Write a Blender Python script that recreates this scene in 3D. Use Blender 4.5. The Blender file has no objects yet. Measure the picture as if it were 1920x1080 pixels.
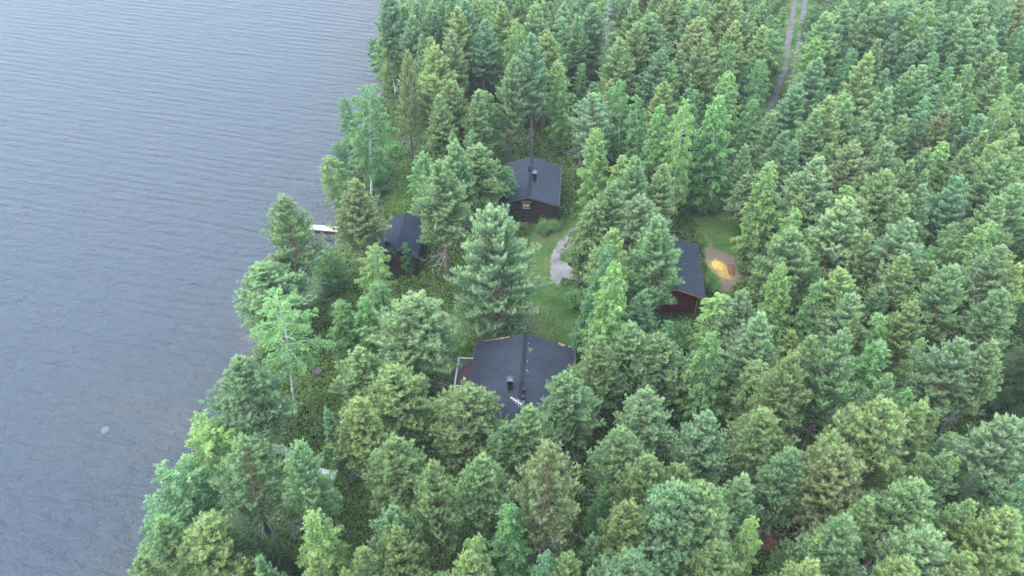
import bpy, math, random
import numpy as np
from mathutils import Vector, Matrix
R = math.radians
sc = bpy.context.scene
COL = sc.collection

# ------------------------------------------------------------------ camera
CAM_H, PITCH, FPX = 54.0, R(41.69), 1531.9
cam_d = bpy.data.cameras.new("camera")
cam_d.sensor_width = 36.0
cam_d.lens = FPX / 1920.0 * 36.0
cam_d.clip_start = 0.5
cam_d.clip_end = 6000.0
cam = bpy.data.objects.new("camera", cam_d)
COL.objects.link(cam)
cam.location = (0, 0, CAM_H)
cam.rotation_euler = (math.pi / 2 - PITCH, 0, 0)
sc.camera = cam

# ------------------------------------------------------------------ world: bright overcast
SUN_EL, SUN_AZ = R(56), R(-118)
world = bpy.data.worlds.new("World")
sc.world = world
world.use_nodes = True
wn, wl = world.node_tree.nodes, world.node_tree.links
wn.clear()
w_out = wn.new("ShaderNodeOutputWorld")
w_bg = wn.new("ShaderNodeBackground")
w_sky = wn.new("ShaderNodeTexSky")
w_sky.sky_type = 'NISHITA'
w_sky.sun_disc = False
w_sky.sun_elevation = SUN_EL
w_sky.sun_rotation = SUN_AZ
w_sky.air_density = 1.0
w_sky.dust_density = 2.0
w_sky.ozone_density = 1.5
w_mix = wn.new("ShaderNodeMix")            # thin cloud layer: even pale grey-blue over the clear sky
w_mix.data_type = 'RGBA'
w_mix.inputs[0].default_value = 0.6
w_mix.inputs[7].default_value = (8.2, 9.7, 11.6, 1)
wl.new(w_sky.outputs[0], w_mix.inputs[6])
w_bg.inputs[1].default_value = 0.15
wl.new(w_mix.outputs[2], w_bg.inputs[0])
wl.new(w_bg.outputs[0], w_out.inputs[0])

sun_d = bpy.data.lights.new("sun", 'SUN')
sun_d.energy = 1.2
sun_d.angle = R(50)
sun_d.color = (1.0, 0.96, 0.9)
sun = bpy.data.objects.new("sun", sun_d)
COL.objects.link(sun)
# the sun stands over the lake to the left, behind thin cloud
sd = Vector((math.sin(SUN_AZ) * math.cos(SUN_EL), math.cos(SUN_AZ) * math.cos(SUN_EL), math.sin(SUN_EL)))
sun.rotation_euler = sd.to_track_quat('Z', 'Y').to_euler()
sun.location = (0, 0, 90)

vs = sc.view_settings
vs.view_transform = 'Standard'
vs.look = 'None'
vs.gamma = 1.0
vs.use_curve_mapping = False
vs.exposure = 1.55
sc.render.engine = 'CYCLES'
sc.cycles.max_bounces = 6
sc.cycles.diffuse_bounces = 3
sc.cycles.transmission_bounces = 3
sc.cycles.glossy_bounces = 2
sc.cycles.caustics_reflective = False
sc.cycles.caustics_refractive = False

# ------------------------------------------------------------------ photo pixel <-> place
CP, SP = math.cos(PITCH), math.sin(PITCH)
def ray(px, py):
    a, b = (px - 960) / FPX, -(py - 540) / FPX
    d = Vector((a, CP + b * SP, -SP + b * CP))
    return d
def at(px, py, z=1.0):                     # the point at height z seen at a pixel
    d = ray(px, py)
    t = (z - CAM_H) / d.z
    return Vector((d.x * t, d.y * t, z))
def proj(x, y, z):
    dz = z - CAM_H
    dep = y * CP - dz * SP
    return 960 + FPX * x / dep, 540 - FPX * (y * SP + dz * CP) / dep
def scale_at(v):                           # photo pixels per metre at a point
    return FPX / (v.y * CP - (v.z - CAM_H) * SP)

# ------------------------------------------------------------------ helpers
def link(o): COL.objects.link(o); return o
def tag(o, label=None, cat=None, group=None, kind=None):
    if label: o["label"] = label
    if cat: o["category"] = cat
    if group: o["group"] = group
    if kind: o["kind"] = kind
    return o
def empty(name, loc, rz=0.0):
    o = bpy.data.objects.new(name, None)
    o.empty_display_size = 0.5
    link(o); o.location = loc; o.rotation_euler = (0, 0, rz)
    return o
class MB:
    def __init__(s): s.v, s.f = [], []
    def add(s, vs_, fs_):
        n = len(s.v); s.v += [tuple(p) for p in vs_]; s.f += [tuple(i + n for i in f) for f in fs_]
        return s
    def box(s, x0, x1, y0, y1, z0, z1):
        return s.add([(x0,y0,z0),(x1,y0,z0),(x1,y1,z0),(x0,y1,z0),(x0,y0,z1),(x1,y0,z1),(x1,y1,z1),(x0,y1,z1)],
                     [(0,3,2,1),(4,5,6,7),(0,1,5,4),(1,2,6,5),(2,3,7,6),(3,0,4,7)])
    def tube(s, pts, rad, n=6, cap=True):
        pts = [Vector(p) for p in pts]; base = len(s.v)
        for i, p in enumerate(pts):
            d = (pts[min(i+1, len(pts)-1)] - pts[max(i-1, 0)]).normalized()
            a = d.orthogonal().normalized() if abs(d.z) < .99 else Vector((1, 0, 0))
            b = d.cross(a).normalized(); a = b.cross(d)
            r = rad[i] if hasattr(rad, '__len__') else rad
            for k in range(n):
                t = 2 * math.pi * k / n
                s.v.append(tuple(p + a * (r * math.cos(t)) + b * (r * math.sin(t))))
        for i in range(len(pts) - 1):
            for k in range(n):
                s.f.append((base+i*n+k, base+i*n+(k+1)%n, base+(i+1)*n+(k+1)%n, base+(i+1)*n+k))
        if cap:
            s.f.append(tuple(base + k for k in reversed(range(n))))
            s.f.append(tuple(base + (len(pts)-1)*n + k for k in range(n)))
        return s
    def slab(s, quad, n, t):               # quad of points thickened by t along -n
        q = [Vector(p) for p in quad]; n = Vector(n).normalized() * t
        m = len(q)
        return s.add([*q, *[p - n for p in q]],
                     [tuple(range(m)), tuple(reversed(range(m, 2*m)))] +
                     [((i+1) % m, i, i+m, (i+1) % m + m) for i in range(m)])
    def mesh(s, name, mat, smooth=False):
        me = bpy.data.meshes.new(name); me.from_pydata(s.v, [], s.f); me.materials.append(mat)
        if smooth: me.polygons.foreach_set("use_smooth", [True] * len(me.polygons))
        me.update(); return me
    def build(s, name, mat, parent=None, smooth=False):
        o = bpy.data.objects.new(name, s.mesh(name, mat, smooth)); link(o)
        if parent: o.parent = parent
        return o
def np_mesh(name, v, f, mat, tint=None, smooth=False):
    v = np.asarray(v, np.float32); f = np.asarray(f, np.int32); k = f.shape[1]
    me = bpy.data.meshes.new(name)
    me.vertices.add(len(v)); me.vertices.foreach_set("co", v.ravel())
    me.loops.add(f.size); me.loops.foreach_set("vertex_index", f.ravel())
    me.polygons.add(len(f)); me.polygons.foreach_set("loop_start", np.arange(0, f.size, k, dtype=np.int32))
    try: me.polygons.foreach_set("loop_total", np.full(len(f), k, np.int32))
    except Exception: pass
    me.update(calc_edges=True)
    if smooth: me.polygons.foreach_set("use_smooth", np.ones(len(f), bool))
    if tint is not None:
        a = me.attributes.new("tint", 'FLOAT', 'POINT'); a.data.foreach_set("value", np.asarray(tint, np.float32))
    me.materials.append(mat)
    return me

# ------------------------------------------------------------------ materials
def new_mat(name):
    m = bpy.data.materials.new(name); m.use_nodes = True
    nt = m.node_tree; nt.nodes.clear()
    out = nt.nodes.new("ShaderNodeOutputMaterial")
    return m, nt, out
def N(nt, t, **kw):
    n = nt.nodes.new(t)
    for k, v in kw.items():
        if k.startswith("i_"):
            key = k[2:]; n.inputs[int(key) if key.isdigit() else key].default_value = v
        else: setattr(n, k, v)
    return n
def mixc(nt, a, b, f, mode='MIX'):
    n = nt.nodes.new("ShaderNodeMix"); n.data_type = 'RGBA'; n.blend_type = mode
    for i, x in ((0, f), (6, a), (7, b)):
        if hasattr(x, "links"): nt.links.new(x, n.inputs[i])
        else: n.inputs[i].default_value = x if i == 0 else (*x[:3], 1)
    return n.outputs[2]
def mth(nt, op, a, b=0.0, c=None, clamp=False):
    n = nt.nodes.new("ShaderNodeMath"); n.operation = op; n.use_clamp = clamp
    for i, x in enumerate((a, b) if c is None else (a, b, c)):
        if hasattr(x, "links"): nt.links.new(x, n.inputs[i])
        else: n.inputs[i].default_value = x
    return n.outputs[0]
def coords(nt, kind="Object", scale=(1, 1, 1), rot=(0, 0, 0)):
    tc = nt.nodes.new("ShaderNodeTexCoord"); mp = nt.nodes.new("ShaderNodeMapping")
    mp.inputs["Scale"].default_value = scale; mp.inputs["Rotation"].default_value = rot
    nt.links.new(tc.outputs[kind], mp.inputs[0]); return mp.outputs[0]
def noise(nt, vec, scale, detail=4, rough=.55, dist=0.0):
    n = nt.nodes.new("ShaderNodeTexNoise"); n.inputs["Scale"].default_value = scale
    n.inputs["Detail"].default_value = detail; n.inputs["Roughness"].default_value = rough
    n.inputs["Distortion"].default_value = dist
    nt.links.new(vec, n.inputs["Vector"]); return n.outputs["Fac"]
def ramp(nt, fac, stops):
    n = nt.nodes.new("ShaderNodeValToRGB"); e = n.color_ramp.elements
    while len(e) < len(stops): e.new(0.5)
    for el, (p, c) in zip(e, stops): el.position = p; el.color = (*c[:3], 1) if hasattr(c, '__len__') else (c, c, c, 1)
    nt.links.new(fac, n.inputs[0]); return n.outputs[0]
def surf(nt, out, color, rough=.8, spec=.3, normal=None, metallic=0.0):
    p = nt.nodes.new("ShaderNodeBsdfPrincipled")
    for k, x in (("Base Color", color), ("Roughness", rough), ("Metallic", metallic), ("Specular IOR Level", spec)):
        if hasattr(x, "links"): nt.links.new(x, p.inputs[k])
        elif k == "Base Color": p.inputs[k].default_value = (*x[:3], 1)
        else: p.inputs[k].default_value = x
    if normal is not None: nt.links.new(normal, p.inputs["Normal"])
    nt.links.new(p.outputs[0], out.inputs[0]); return p
def bump(nt, h, strength=.5, dist=.05):
    b = nt.nodes.new("ShaderNodeBump"); b.inputs["Strength"].default_value = strength
    b.inputs["Distance"].default_value = dist; nt.links.new(h, b.inputs["Height"]); return b.outputs[0]
def plain(name, c, rough=.8, var=.25, scale=6, spec=.3, metallic=0.0, stretch=(1, 1, 1)):
    m, nt, out = new_mat(name)
    n = noise(nt, coords(nt, "Object", stretch), scale, 6)
    lo = [x * (1 - var) for x in c]; hi = [min(1, x * (1 + var)) for x in c]
    surf(nt, out, ramp(nt, n, [(.3, lo), (.7, hi)]), rough, spec, bump(nt, n, .3, .02), metallic)
    return m
def foliage_mat(name, tip=(1.75, 1.55, 1.15), trans=.35):
    """leaf colour = the tree's own colour, fresh growth paler; light passes through"""
    m, nt, out = new_mat(name)
    oi = nt.nodes.new("ShaderNodeObjectInfo")
    at_ = nt.nodes.new("ShaderNodeAttribute"); at_.attribute_name = "tint"
    f = at_.outputs["Fac"]
    tipc = mixc(nt, oi.outputs["Color"], tip, 1.0, 'MULTIPLY')
    base = mixc(nt, oi.outputs["Color"], (.76, .82, .86), 1.0, 'MULTIPLY')
    c = mixc(nt, base, tipc, f)
    n = noise(nt, coords(nt, "Object"), 1.3, 3)
    c = mixc(nt, c, ramp(nt, n, [(.3, (.84, .88, .92)), (.7, (1.15, 1.12, 1.05))]), 1.0, 'MULTIPLY')
    p = nt.nodes.new("ShaderNodeBsdfPrincipled"); p.inputs["Roughness"].default_value = .55
    p.inputs["Specular IOR Level"].default_value = .35
    nt.links.new(c, p.inputs["Base Color"])
    t = nt.nodes.new("ShaderNodeBsdfTranslucent"); nt.links.new(mixc(nt, c, (trans*1.05, trans*1.15, trans*.95), 1.0, 'MULTIPLY'), t.inputs[0])
    mx = nt.nodes.new("ShaderNodeAddShader")      # leaves send on about as much light as they throw back
    nt.links.new(p.outputs[0], mx.inputs[0]); nt.links.new(t.outputs[0], mx.inputs[1])
    nt.links.new(mx.outputs[0], out.inputs[0]); return m
M = {}
M['needle'] = foliage_mat("needles", (1.95, 1.72, 1.3), 1.0)
M['leaf'] = foliage_mat("leaves", (1.75, 1.55, 1.2), 1.1)
def pine_bark():
    m, nt, out = new_mat("pine_bark")
    tc = nt.nodes.new("ShaderNodeTexCoord"); sx = nt.nodes.new("ShaderNodeSeparateXYZ")
    nt.links.new(tc.outputs["Object"], sx.inputs[0])
    n = noise(nt, coords(nt, "Object", (3, 3, .8)), 3.0, 6)
    h = mth(nt, 'ADD', sx.outputs[2], mth(nt, 'MULTIPLY', n, 3.0))
    up = ramp(nt, mth(nt, 'MULTIPLY', h, 1 / 14), [(.25, 0.0), (.5, 1.0)])
    grey = ramp(nt, n, [(.3, (.07, .06, .055)), (.7, (.20, .18, .17))])
    org = ramp(nt, n, [(.3, (.20, .085, .045)), (.7, (.42, .21, .12))])
    surf(nt, out, mixc(nt, grey, org, up), .9, .15, bump(nt, n, .6, .03)); return m
M['pine_bark'] = pine_bark()
def birch_bark():
    m, nt, out = new_mat("birch_bark")
    n = noise(nt, coords(nt, "Object", (1.5, 1.5, 7)), 1.6, 5)
    n2 = noise(nt, coords(nt, "Object"), .8, 3)
    c = ramp(nt, n, [(.36, (.06, .055, .05)), (.44, (.66, .66, .63)), (.8, (.78, .78, .76))])
    surf(nt, out, mixc(nt, c, (.45, .42, .38), mth(nt, 'MULTIPLY', n2, .4)), .7, .25, bump(nt, n, .3, .01)); return m
M['birch_bark'] = birch_bark()
M['alder_bark'] = plain("alder_bark", (.14, .13, .11), .9, .35, 4, .15, 0, (2, 2, .6))
M['twig'] = plain("dead_twigs", (.26, .26, .27), .9, .25, 2, .15)
M['branch'] = plain("branches", (.20, .15, .12), .9, .3, 2, .15)
def roof_mat(name, base, strip, ang=0.0):
    m, nt, out = new_mat(name)
    v = coords(nt, "Object", (1, 1, 1), (0, 0, ang))
    br = nt.nodes.new("ShaderNodeTexBrick")
    br.inputs["Scale"].default_value = 1.0
    br.inputs["Brick Width"].default_value = .33; br.inputs["Row Height"].default_value = .145
    br.inputs["Mortar Size"].default_value = .012; br.inputs["Mortar Smooth"].default_value = .5
    br.inputs["Color1"].default_value = (.85, .85, .85, 1); br.inputs["Color2"].default_value = (1.15, 1.15, 1.15, 1)
    br.inputs["Mortar"].default_value = (.55, .55, .55, 1)
    nt.links.new(v, br.inputs["Vector"])
    n1 = noise(nt, coords(nt), .7, 5, .6); n2 = noise(nt, coords(nt), 60, 2, .8)
    c = ramp(nt, n1, [(.25, [x * .74 for x in base]), (.75, [x * 1.3 for x in base])])
    c = mixc(nt, c, br.outputs["Color"], .8, 'MULTIPLY')
    c = mixc(nt, c, ramp(nt, n2, [(.35, .7), (.65, 1.3)]), .6, 'MULTIPLY')
    vo = nt.nodes.new("ShaderNodeTexVoronoi"); vo.inputs["Scale"].default_value = 4.2
    nt.links.new(coords(nt), vo.inputs["Vector"])
    spec = ramp(nt, vo.outputs["Distance"], [(.05, 1.0), (.09, 0.0)])   # litter: fallen scales and leaves
    keep = ramp(nt, noise(nt, coords(nt), 1.1, 2), [(.5, 0.0), (.6, .55)])
    c = mixc(nt, c, (.34, .36, .36), mth(nt, 'MULTIPLY', spec, keep))
    surf(nt, out, c, .85, .3, bump(nt, br.outputs["Fac"], .35, .01)); return m
M['felt'] = roof_mat("roof_felt", (.026, .033, .049), True)
M['felt_lake'] = roof_mat("roof_felt_lake", (.017, .024, .041), True, R(30))
M['felt_ridge'] = plain("ridge_felt", (.013, .015, .023), .85, .15, 5)
M['felt_old'] = plain("old_patch_felt", (.036, .04, .052), .85, .3, 5)
def board_mat(name, c, vertical=False, w=.17):
    m, nt, out = new_mat(name)
    n = noise(nt, coords(nt, "Object", (.6, .6, 6) if not vertical else (6, 6, .5)), 4, 5)
    surf(nt, out, ramp(nt, n, [(.3, [x * .7 for x in c]), (.7, [x * 1.3 for x in c])]), .8, .25, bump(nt, n, .4, .01)); return m
M['log'] = board_mat("dark_log", (.030, .022, .020))
M['log_lake'] = board_mat("dark_brown_log", (.032, .021, .019))
M['red_board'] = board_mat("red_ochre_board", (.105, .012, .012), True)
M['brown_board'] = board_mat("brown_board", (.11, .08, .07))
M['raw_wood'] = board_mat("weathered_raw_wood", (.30, .185, .105))
M['white_paint'] = plain("white_paint", (.5, .5, .49), .55, .08, 5, .4)
M['grey_board'] = plain("grey_painted_board", (.34, .37, .38), .7, .15, 5)
M['deck_red'] = board_mat("red_brown_decking", (.17, .105, .11))
M['grey_wood'] = plain("silver_grey_plank", (.30, .31, .33), .85, .5, 7, .2, 0, (1, 6, 1))
M['dock_wood'] = plain("pale_dock_board", (.40, .40, .40), .7, .12, 7)
M['black'] = plain("black_metal", (.012, .013, .016), .5, .2, 5, .5)
M['zinc'] = plain("grey_sheet_metal", (.085, .10, .135), .45, .25, 4, .5, .3)
M['steel'] = plain("bare_aluminium", (.62, .62, .62), .4, .1, 5, .5, .5)
M['glass'] = plain("window_glass", (.05, .06, .07), .08, .1, 3, .8)
M['curtain'] = plain("cream_curtain", (.55, .43, .33), .9, .3, 8)
M['stone'] = plain("grey_stone", (.13, .13, .13), .9, .35, 3)
M['dark_stone'] = plain("dark_stone", (.07, .065, .075), .85, .4, 3)
M['boat'] = plain("white_boat_hull", (.55, .56, .58), .35, .04, 2, .5)
M['soil'] = plain("soil", (.13, .085, .07), .95, .4, 3, .1)
M['sawdust'] = plain("yellow_sawdust", (.56, .38, .12), .95, .25, 3, .1)
M['gravel'] = None
# ------------------------------------------------------------------ terrain
SHORE_PX = [(230,1250),(290,1140),(345,1060),(392,985),(420,905),(432,840),(447,780),(462,720),(478,665),(497,610),(530,570),
            (566,530),(598,500),(622,470),(636,436),(645,395),(655,350),(668,300),(688,240),(708,190),(716,140),(718,80),(716,20),(716,-60),(722,-160),(740,-300)]
SHORE = [at(x, y, 0.0) for x, y in SHORE_PX]
SHORE = [Vector((SHORE[0].x - 30, SHORE[0].y - 70, 0))] + SHORE + [Vector((SHORE[-1].x + 60, SHORE[-1].y + 420, 0))]
SH = np.array([(p.x, p.y) for p in SHORE])
def seg_dist(P, A):
    """signed distance to the shore polyline: land (right of it) positive"""
    best = np.full(len(P), 1e9); sgn = np.ones(len(P))
    for i in range(len(A) - 1):
        a, b = A[i], A[i + 1]; ab = b - a; L = ab @ ab
        t = np.clip(((P - a) @ ab) / L, 0, 1)
        q = a + t[:, None] * ab; d = np.linalg.norm(P - q, axis=1)
        cr = ab[0] * (P[:, 1] - a[1]) - ab[1] * (P[:, 0] - a[0])
        m = d < best - 1e-9
        best[m] = d[m]; sgn[m] = np.where(cr[m] < 0, 1, -1)
    return best * sgn
def vnoise(x, y, s, seed=0):
    x = np.asarray(x) / s; y = np.asarray(y) / s
    xi = np.floor(x).astype(int); yi = np.floor(y).astype(int); fx = x - xi; fy = y - yi
    fx = fx * fx * (3 - 2 * fx); fy = fy * fy * (3 - 2 * fy)
    def h(a, b):
        n = (a * 374761393 + b * 668265263 + seed * 1442695041) & 0x7fffffff
        n = ((n ^ (n >> 13)) * 1274126177) & 0x7fffffff
        return ((n ^ (n >> 16)) & 0xffff) / 65535.0
    return (h(xi, yi) * (1 - fx) + h(xi + 1, yi) * fx) * (1 - fy) + (h(xi, yi + 1) * (1 - fx) + h(xi + 1, yi + 1) * fx) * fy
def ground_z(x, y):
    P = np.stack([np.atleast_1d(x), np.atleast_1d(y)], 1).astype(float)
    d = seg_dist(P, SH) + (vnoise(P[:, 0], P[:, 1], 2.3, 5) - .5) * 1.1
    z = np.where(d < 0, np.maximum(-2.5, d * .35), 0.75 * (1 - np.exp(-np.maximum(d, 0) / 1.6)) + .25 * (1 - np.exp(-np.maximum(d, 0) / 9)))
    b = np.clip(d / 6, 0, 1)
    return z + b * ((vnoise(P[:, 0], P[:, 1], 7, 1) - .5) * .16 + (vnoise(P[:, 0], P[:, 1], 1.3, 2) - .5) * .06)
def gz(x, y): return float(ground_z(x, y)[0])
def poly_dist(P, px, z=1.0, is_world=False):
    """signed distance to polygon given in photo pixels, positive inside"""
    A = np.array([(p.x, p.y) for p in (at(x, y, z) for x, y in px)]) if not is_world else np.array(px)
    best = np.full(len(P), 1e9); ins = np.zeros(len(P), bool); n = len(A)
    for i in range(n):
        a, b = A[i], A[(i + 1) % n]; ab = b - a
        t = np.clip(((P - a) @ ab) / max(ab @ ab, 1e-9), 0, 1)
        best = np.minimum(best, np.linalg.norm(P - (a + t[:, None] * ab), axis=1))
        c = ((a[1] > P[:, 1]) != (b[1] > P[:, 1])) & (P[:, 0] < (b[0] - a[0]) * (P[:, 1] - a[1]) / (b[1] - a[1] + 1e-12) + a[0])
        ins ^= c
    return np.where(ins, best, -best)
def line_dist(P, A):
    best = np.full(len(P), 1e9)
    for i in range(len(A) - 1):
        a, b = A[i], A[i + 1]; ab = b - a
        t = np.clip(((P - a) @ ab) / (ab @ ab), 0, 1)
        best = np.minimum(best, np.linalg.norm(P - (a + t[:, None] * ab), axis=1))
    return best
LAWN = [(1000,415),(1062,425),(1040,520),(1090,560),(1100,660),(1085,700),(880,640),(870,700),(835,720),(800,640),(860,560),(950,560),(985,470)]
LAWN2 = [(1275,400),(1400,380),(1400,470),(1390,560),(1320,560),(1300,450)]
STRIP = [(760,270),(790,330),(770,400),(700,400),(735,300)]
SOIL = [(1308,462),(1330,455),(1355,470),(1378,492),(1388,520),(1372,550),(1352,548),(1338,520),(1325,500),(1306,480)]
ROAD_PX = [(1516,-120),(1507,-50),(1500,0),(1491,60),(1480,130),(1462,190),(1428,255),(1380,304),(1290,342),(1210,352),(1130,395),(1075,440),(1052,468)]
ROAD = np.array([(p.x, p.y) for p in (at(x, y) for x, y in ROAD_PX)])
def smooth_line(A, n=8):
    out = []
    for i in range(len(A) - 1):
        p0, p1, p2, p3 = A[max(i-1, 0)], A[i], A[i+1], A[min(i+2, len(A)-1)]
        for k in range(n):
            t = k / n
            out.append(.5 * ((2*p1) + (-p0+p2)*t + (2*p0-5*p1+4*p2-p3)*t*t + (-p0+3*p1-3*p2+p3)*t**3))
    out.append(A[-1]); return np.array(out)
ROADS = smooth_line(ROAD)

def terrain():
    xs = np.concatenate([np.linspace(-1500, -90, 14)[:-1], np.arange(-90, 125, .5), np.linspace(125, 1500, 14)[1:]])
    ys = np.concatenate([np.linspace(-600, 0, 8)[:-1], np.arange(0, 190, .5), np.linspace(190, 2600, 20)[1:]])
    X, Y = np.meshgrid(xs, ys); P = np.stack([X.ravel(), Y.ravel()], 1)
    Z = ground_z(P[:, 0], P[:, 1])
    nx, ny = len(xs), len(ys)
    i = np.arange(nx * ny).reshape(ny, nx)
    F = np.stack([i[:-1, :-1].ravel(), i[:-1, 1:].ravel(), i[1:, 1:].ravel(), i[1:, :-1].ravel()], 1)
    m, nt, out = new_mat("forest_floor")
    def attr(n):
        a = nt.nodes.new("ShaderNodeAttribute"); a.attribute_name = n; return a.outputs["Fac"]
    v = coords(nt)
    n1 = noise(nt, v, .25, 6, .6); n2 = noise(nt, v, 2.2, 8, .65); n3 = noise(nt, v, 14, 4, .7)
    moss = ramp(nt, n2, [(.25, (.010, .017, .007)), (.5, (.028, .048, .014)), (.75, (.065, .088, .026))])
    litter = ramp(nt, n2, [(.3, (.03, .022, .015)), (.7, (.10, .075, .045))])
    fl = mixc(nt, moss, litter, ramp(nt, n1, [(.55, 0.0), (.7, .7)]))
    gr = ramp(nt, n1, [(.3, (.034, .092, .024)), (.5, (.068, .128, .036)), (.68, (.155, .172, .075))])
    gr = mixc(nt, gr, ramp(nt, n3, [(.3, .6), (.7, 1.4)]), .8, 'MULTIPLY')
    def soft(a, lo, hi):
        return ramp(nt, mth(nt, 'ADD', attr(a), mth(nt, 'MULTIPLY', mth(nt, 'SUBTRACT', n2, .5), .9)), [(lo, 0.0), (hi, 1.0)])
    c = mixc(nt, fl, gr, soft("lawn", .35, .65))
    dirt = ramp(nt, n3, [(.3, (.08, .062, .045)), (.7, (.24, .20, .165))])
    c = mixc(nt, c, dirt, soft("soil", .4, .6))
    sand = ramp(nt, n2, [(.3, (.06, .055, .045)), (.7, (.2, .18, .15))])
    c = mixc(nt, c, sand, soft("sand", .45, .7))
    dust = ramp(nt, n3, [(.3, (.30, .19, .06)), (.7, (.55, .38, .13))])
    c = mixc(nt, c, dust, soft("dust", .35, .75))
    hb = mth(nt, 'ADD', n2, mth(nt, 'MULTIPLY', n3, .5))
    surf(nt, out, c, .95, .1, bump(nt, hb, .8, .12))
    me = np_mesh("ground", np.stack([P[:, 0], P[:, 1], Z], 1), F, m, smooth=True)
    d = seg_dist(P, SH)
    def put(n, a):
        at_ = me.attributes.new(n, 'FLOAT', 'POINT'); at_.data.foreach_set("value", np.clip(a, 0, 1).astype(np.float32))
    lawn = np.maximum(poly_dist(P, LAWN), poly_dist(P, LAWN2) - .8)
    lawn = np.maximum(lawn, poly_dist(P, STRIP) - .6)
    rd = line_dist(P, ROADS)
    put("lawn", np.maximum(.5 + lawn / 2.5, .75 - (rd - 1.6) / 1.6))
    put("soil", np.maximum(.46 + (poly_dist(P, SOIL) + (vnoise(P[:, 0], P[:, 1], 1.6, 31) - .5)*2.4) / 1.8, 0))
    dp = at(1350, 505); q0 = P - np.array([dp.x, dp.y]); th = .35
    u_, v_ = q0[:, 0]*math.cos(th) + q0[:, 1]*math.sin(th), -q0[:, 0]*math.sin(th) + q0[:, 1]*math.cos(th)
    put("dust", .95*np.exp(-(u_**2/1.3 + v_**2/4.6)))
    put("sand", .9 - np.abs(d - .1) / 1.2)
    o = link(bpy.data.objects.new("ground", me)); tag(o, "mossy forest floor with lawn around the cabins", kind="structure")
terrain()

def lake():
    m, nt, out = new_mat("lake_water")
    # wind waves: long low crests crossing, short chop on top
    def warp(rot, sc_):
        mp = nt.nodes.new("ShaderNodeMapping"); mp.inputs["Scale"].default_value = sc_
        nt.links.new(coords(nt, "Object", (1, 1, 1), (0, 0, rot)), mp.inputs[0]); return mp.outputs[0]
    w1 = noise(nt, warp(R(17), (.20, .85, 1)), 1.0, 3, .5, .7)
    w2 = noise(nt, warp(R(10), (.7, 2.0, 1)), 1.2, 3, .55, .5)
    w3 = noise(nt, warp(R(30), (2.6, 5.5, 1)), 1.3, 4, .6, .4)
    big = noise(nt, coords(nt), .035, 3)
    wv = nt.nodes.new("ShaderNodeTexWave"); wv.wave_type = 'BANDS'; wv.bands_direction = 'Y'; wv.wave_profile = 'SIN'
    for k_, x_ in (("Scale", .21), ("Distortion", 5.5), ("Detail", 2.5), ("Detail Scale", 1.1), ("Detail Roughness", .55)): wv.inputs[k_].default_value = x_
    nt.links.new(warp(R(15), (.30, 1.15, 1)), wv.inputs["Vector"])
    patchy = ramp(nt, noise(nt, coords(nt), .045, 3), [(.3, .25), (.7, 1.0)])
    w1 = mth(nt, 'ADD', mth(nt, 'MULTIPLY', w1, .6), mth(nt, 'MULTIPLY', mth(nt, 'MULTIPLY', wv.outputs["Fac"], patchy), .22))
    h = mth(nt, 'ADD', mth(nt, 'MULTIPLY', w1, 1.5), mth(nt, 'ADD', mth(nt, 'MULTIPLY', w2, .55), mth(nt, 'MULTIPLY', w3, .24)))
    b = nt.nodes.new("ShaderNodeBump"); b.inputs["Distance"].default_value = .8; b.inputs["Strength"].default_value = 1.0
    nt.links.new(h, b.inputs["Height"])
    deep = mixc(nt, (.034, .051, .072), (.046, .061, .078), big)
    at_ = nt.nodes.new("ShaderNodeAttribute"); at_.attribute_name = "shallow"
    n2 = noise(nt, coords(nt), .22, 5)
    sh = mth(nt, 'MULTIPLY', at_.outputs["Fac"], ramp(nt, n2, [(.35, .2), (.7, 1.0)]))
    c = mixc(nt, deep, (.078, .074, .068), sh)
    p = surf(nt, out, c, .09, .5, b.outputs[0]); p.inputs["IOR"].default_value = 1.333
    xs = np.concatenate([np.linspace(-2500, -95, 12)[:-1], np.arange(-95, 40, 2.0), np.linspace(40, 2500, 8)[1:]])
    ys = np.concatenate([np.linspace(-600, 5, 6)[:-1], np.arange(5, 200, 2.0), np.linspace(200, 3500, 12)[1:]])
    X, Y = np.meshgrid(xs, ys); P = np.stack([X.ravel(), Y.ravel()], 1); nx, ny = len(xs), len(ys)
    i = np.arange(nx * ny).reshape(ny, nx)
    F = np.stack([i[:-1, :-1].ravel(), i[:-1, 1:].ravel(), i[1:, 1:].ravel(), i[1:, :-1].ravel()], 1)
    me = np_mesh("lake_water", np.column_stack([P, np.zeros(len(P))]), F, m)
    d = seg_dist(P, SH)
    s = np.clip(1 + d / 9, 0, 1) * .8
    bar = at(290, 790, 0); s = np.maximum(s, .8 * np.exp(-((P[:, 0] - bar.x) ** 2 / 40 + (P[:, 1] - bar.y) ** 2 / 30)))
    a = me.attributes.new("shallow", 'FLOAT', 'POINT'); a.data.foreach_set("value", s.astype(np.float32))
    o = link(bpy.data.objects.new("lake_water", me)); tag(o, "blue-grey lake with low wind waves", kind="structure")
lake()

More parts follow.
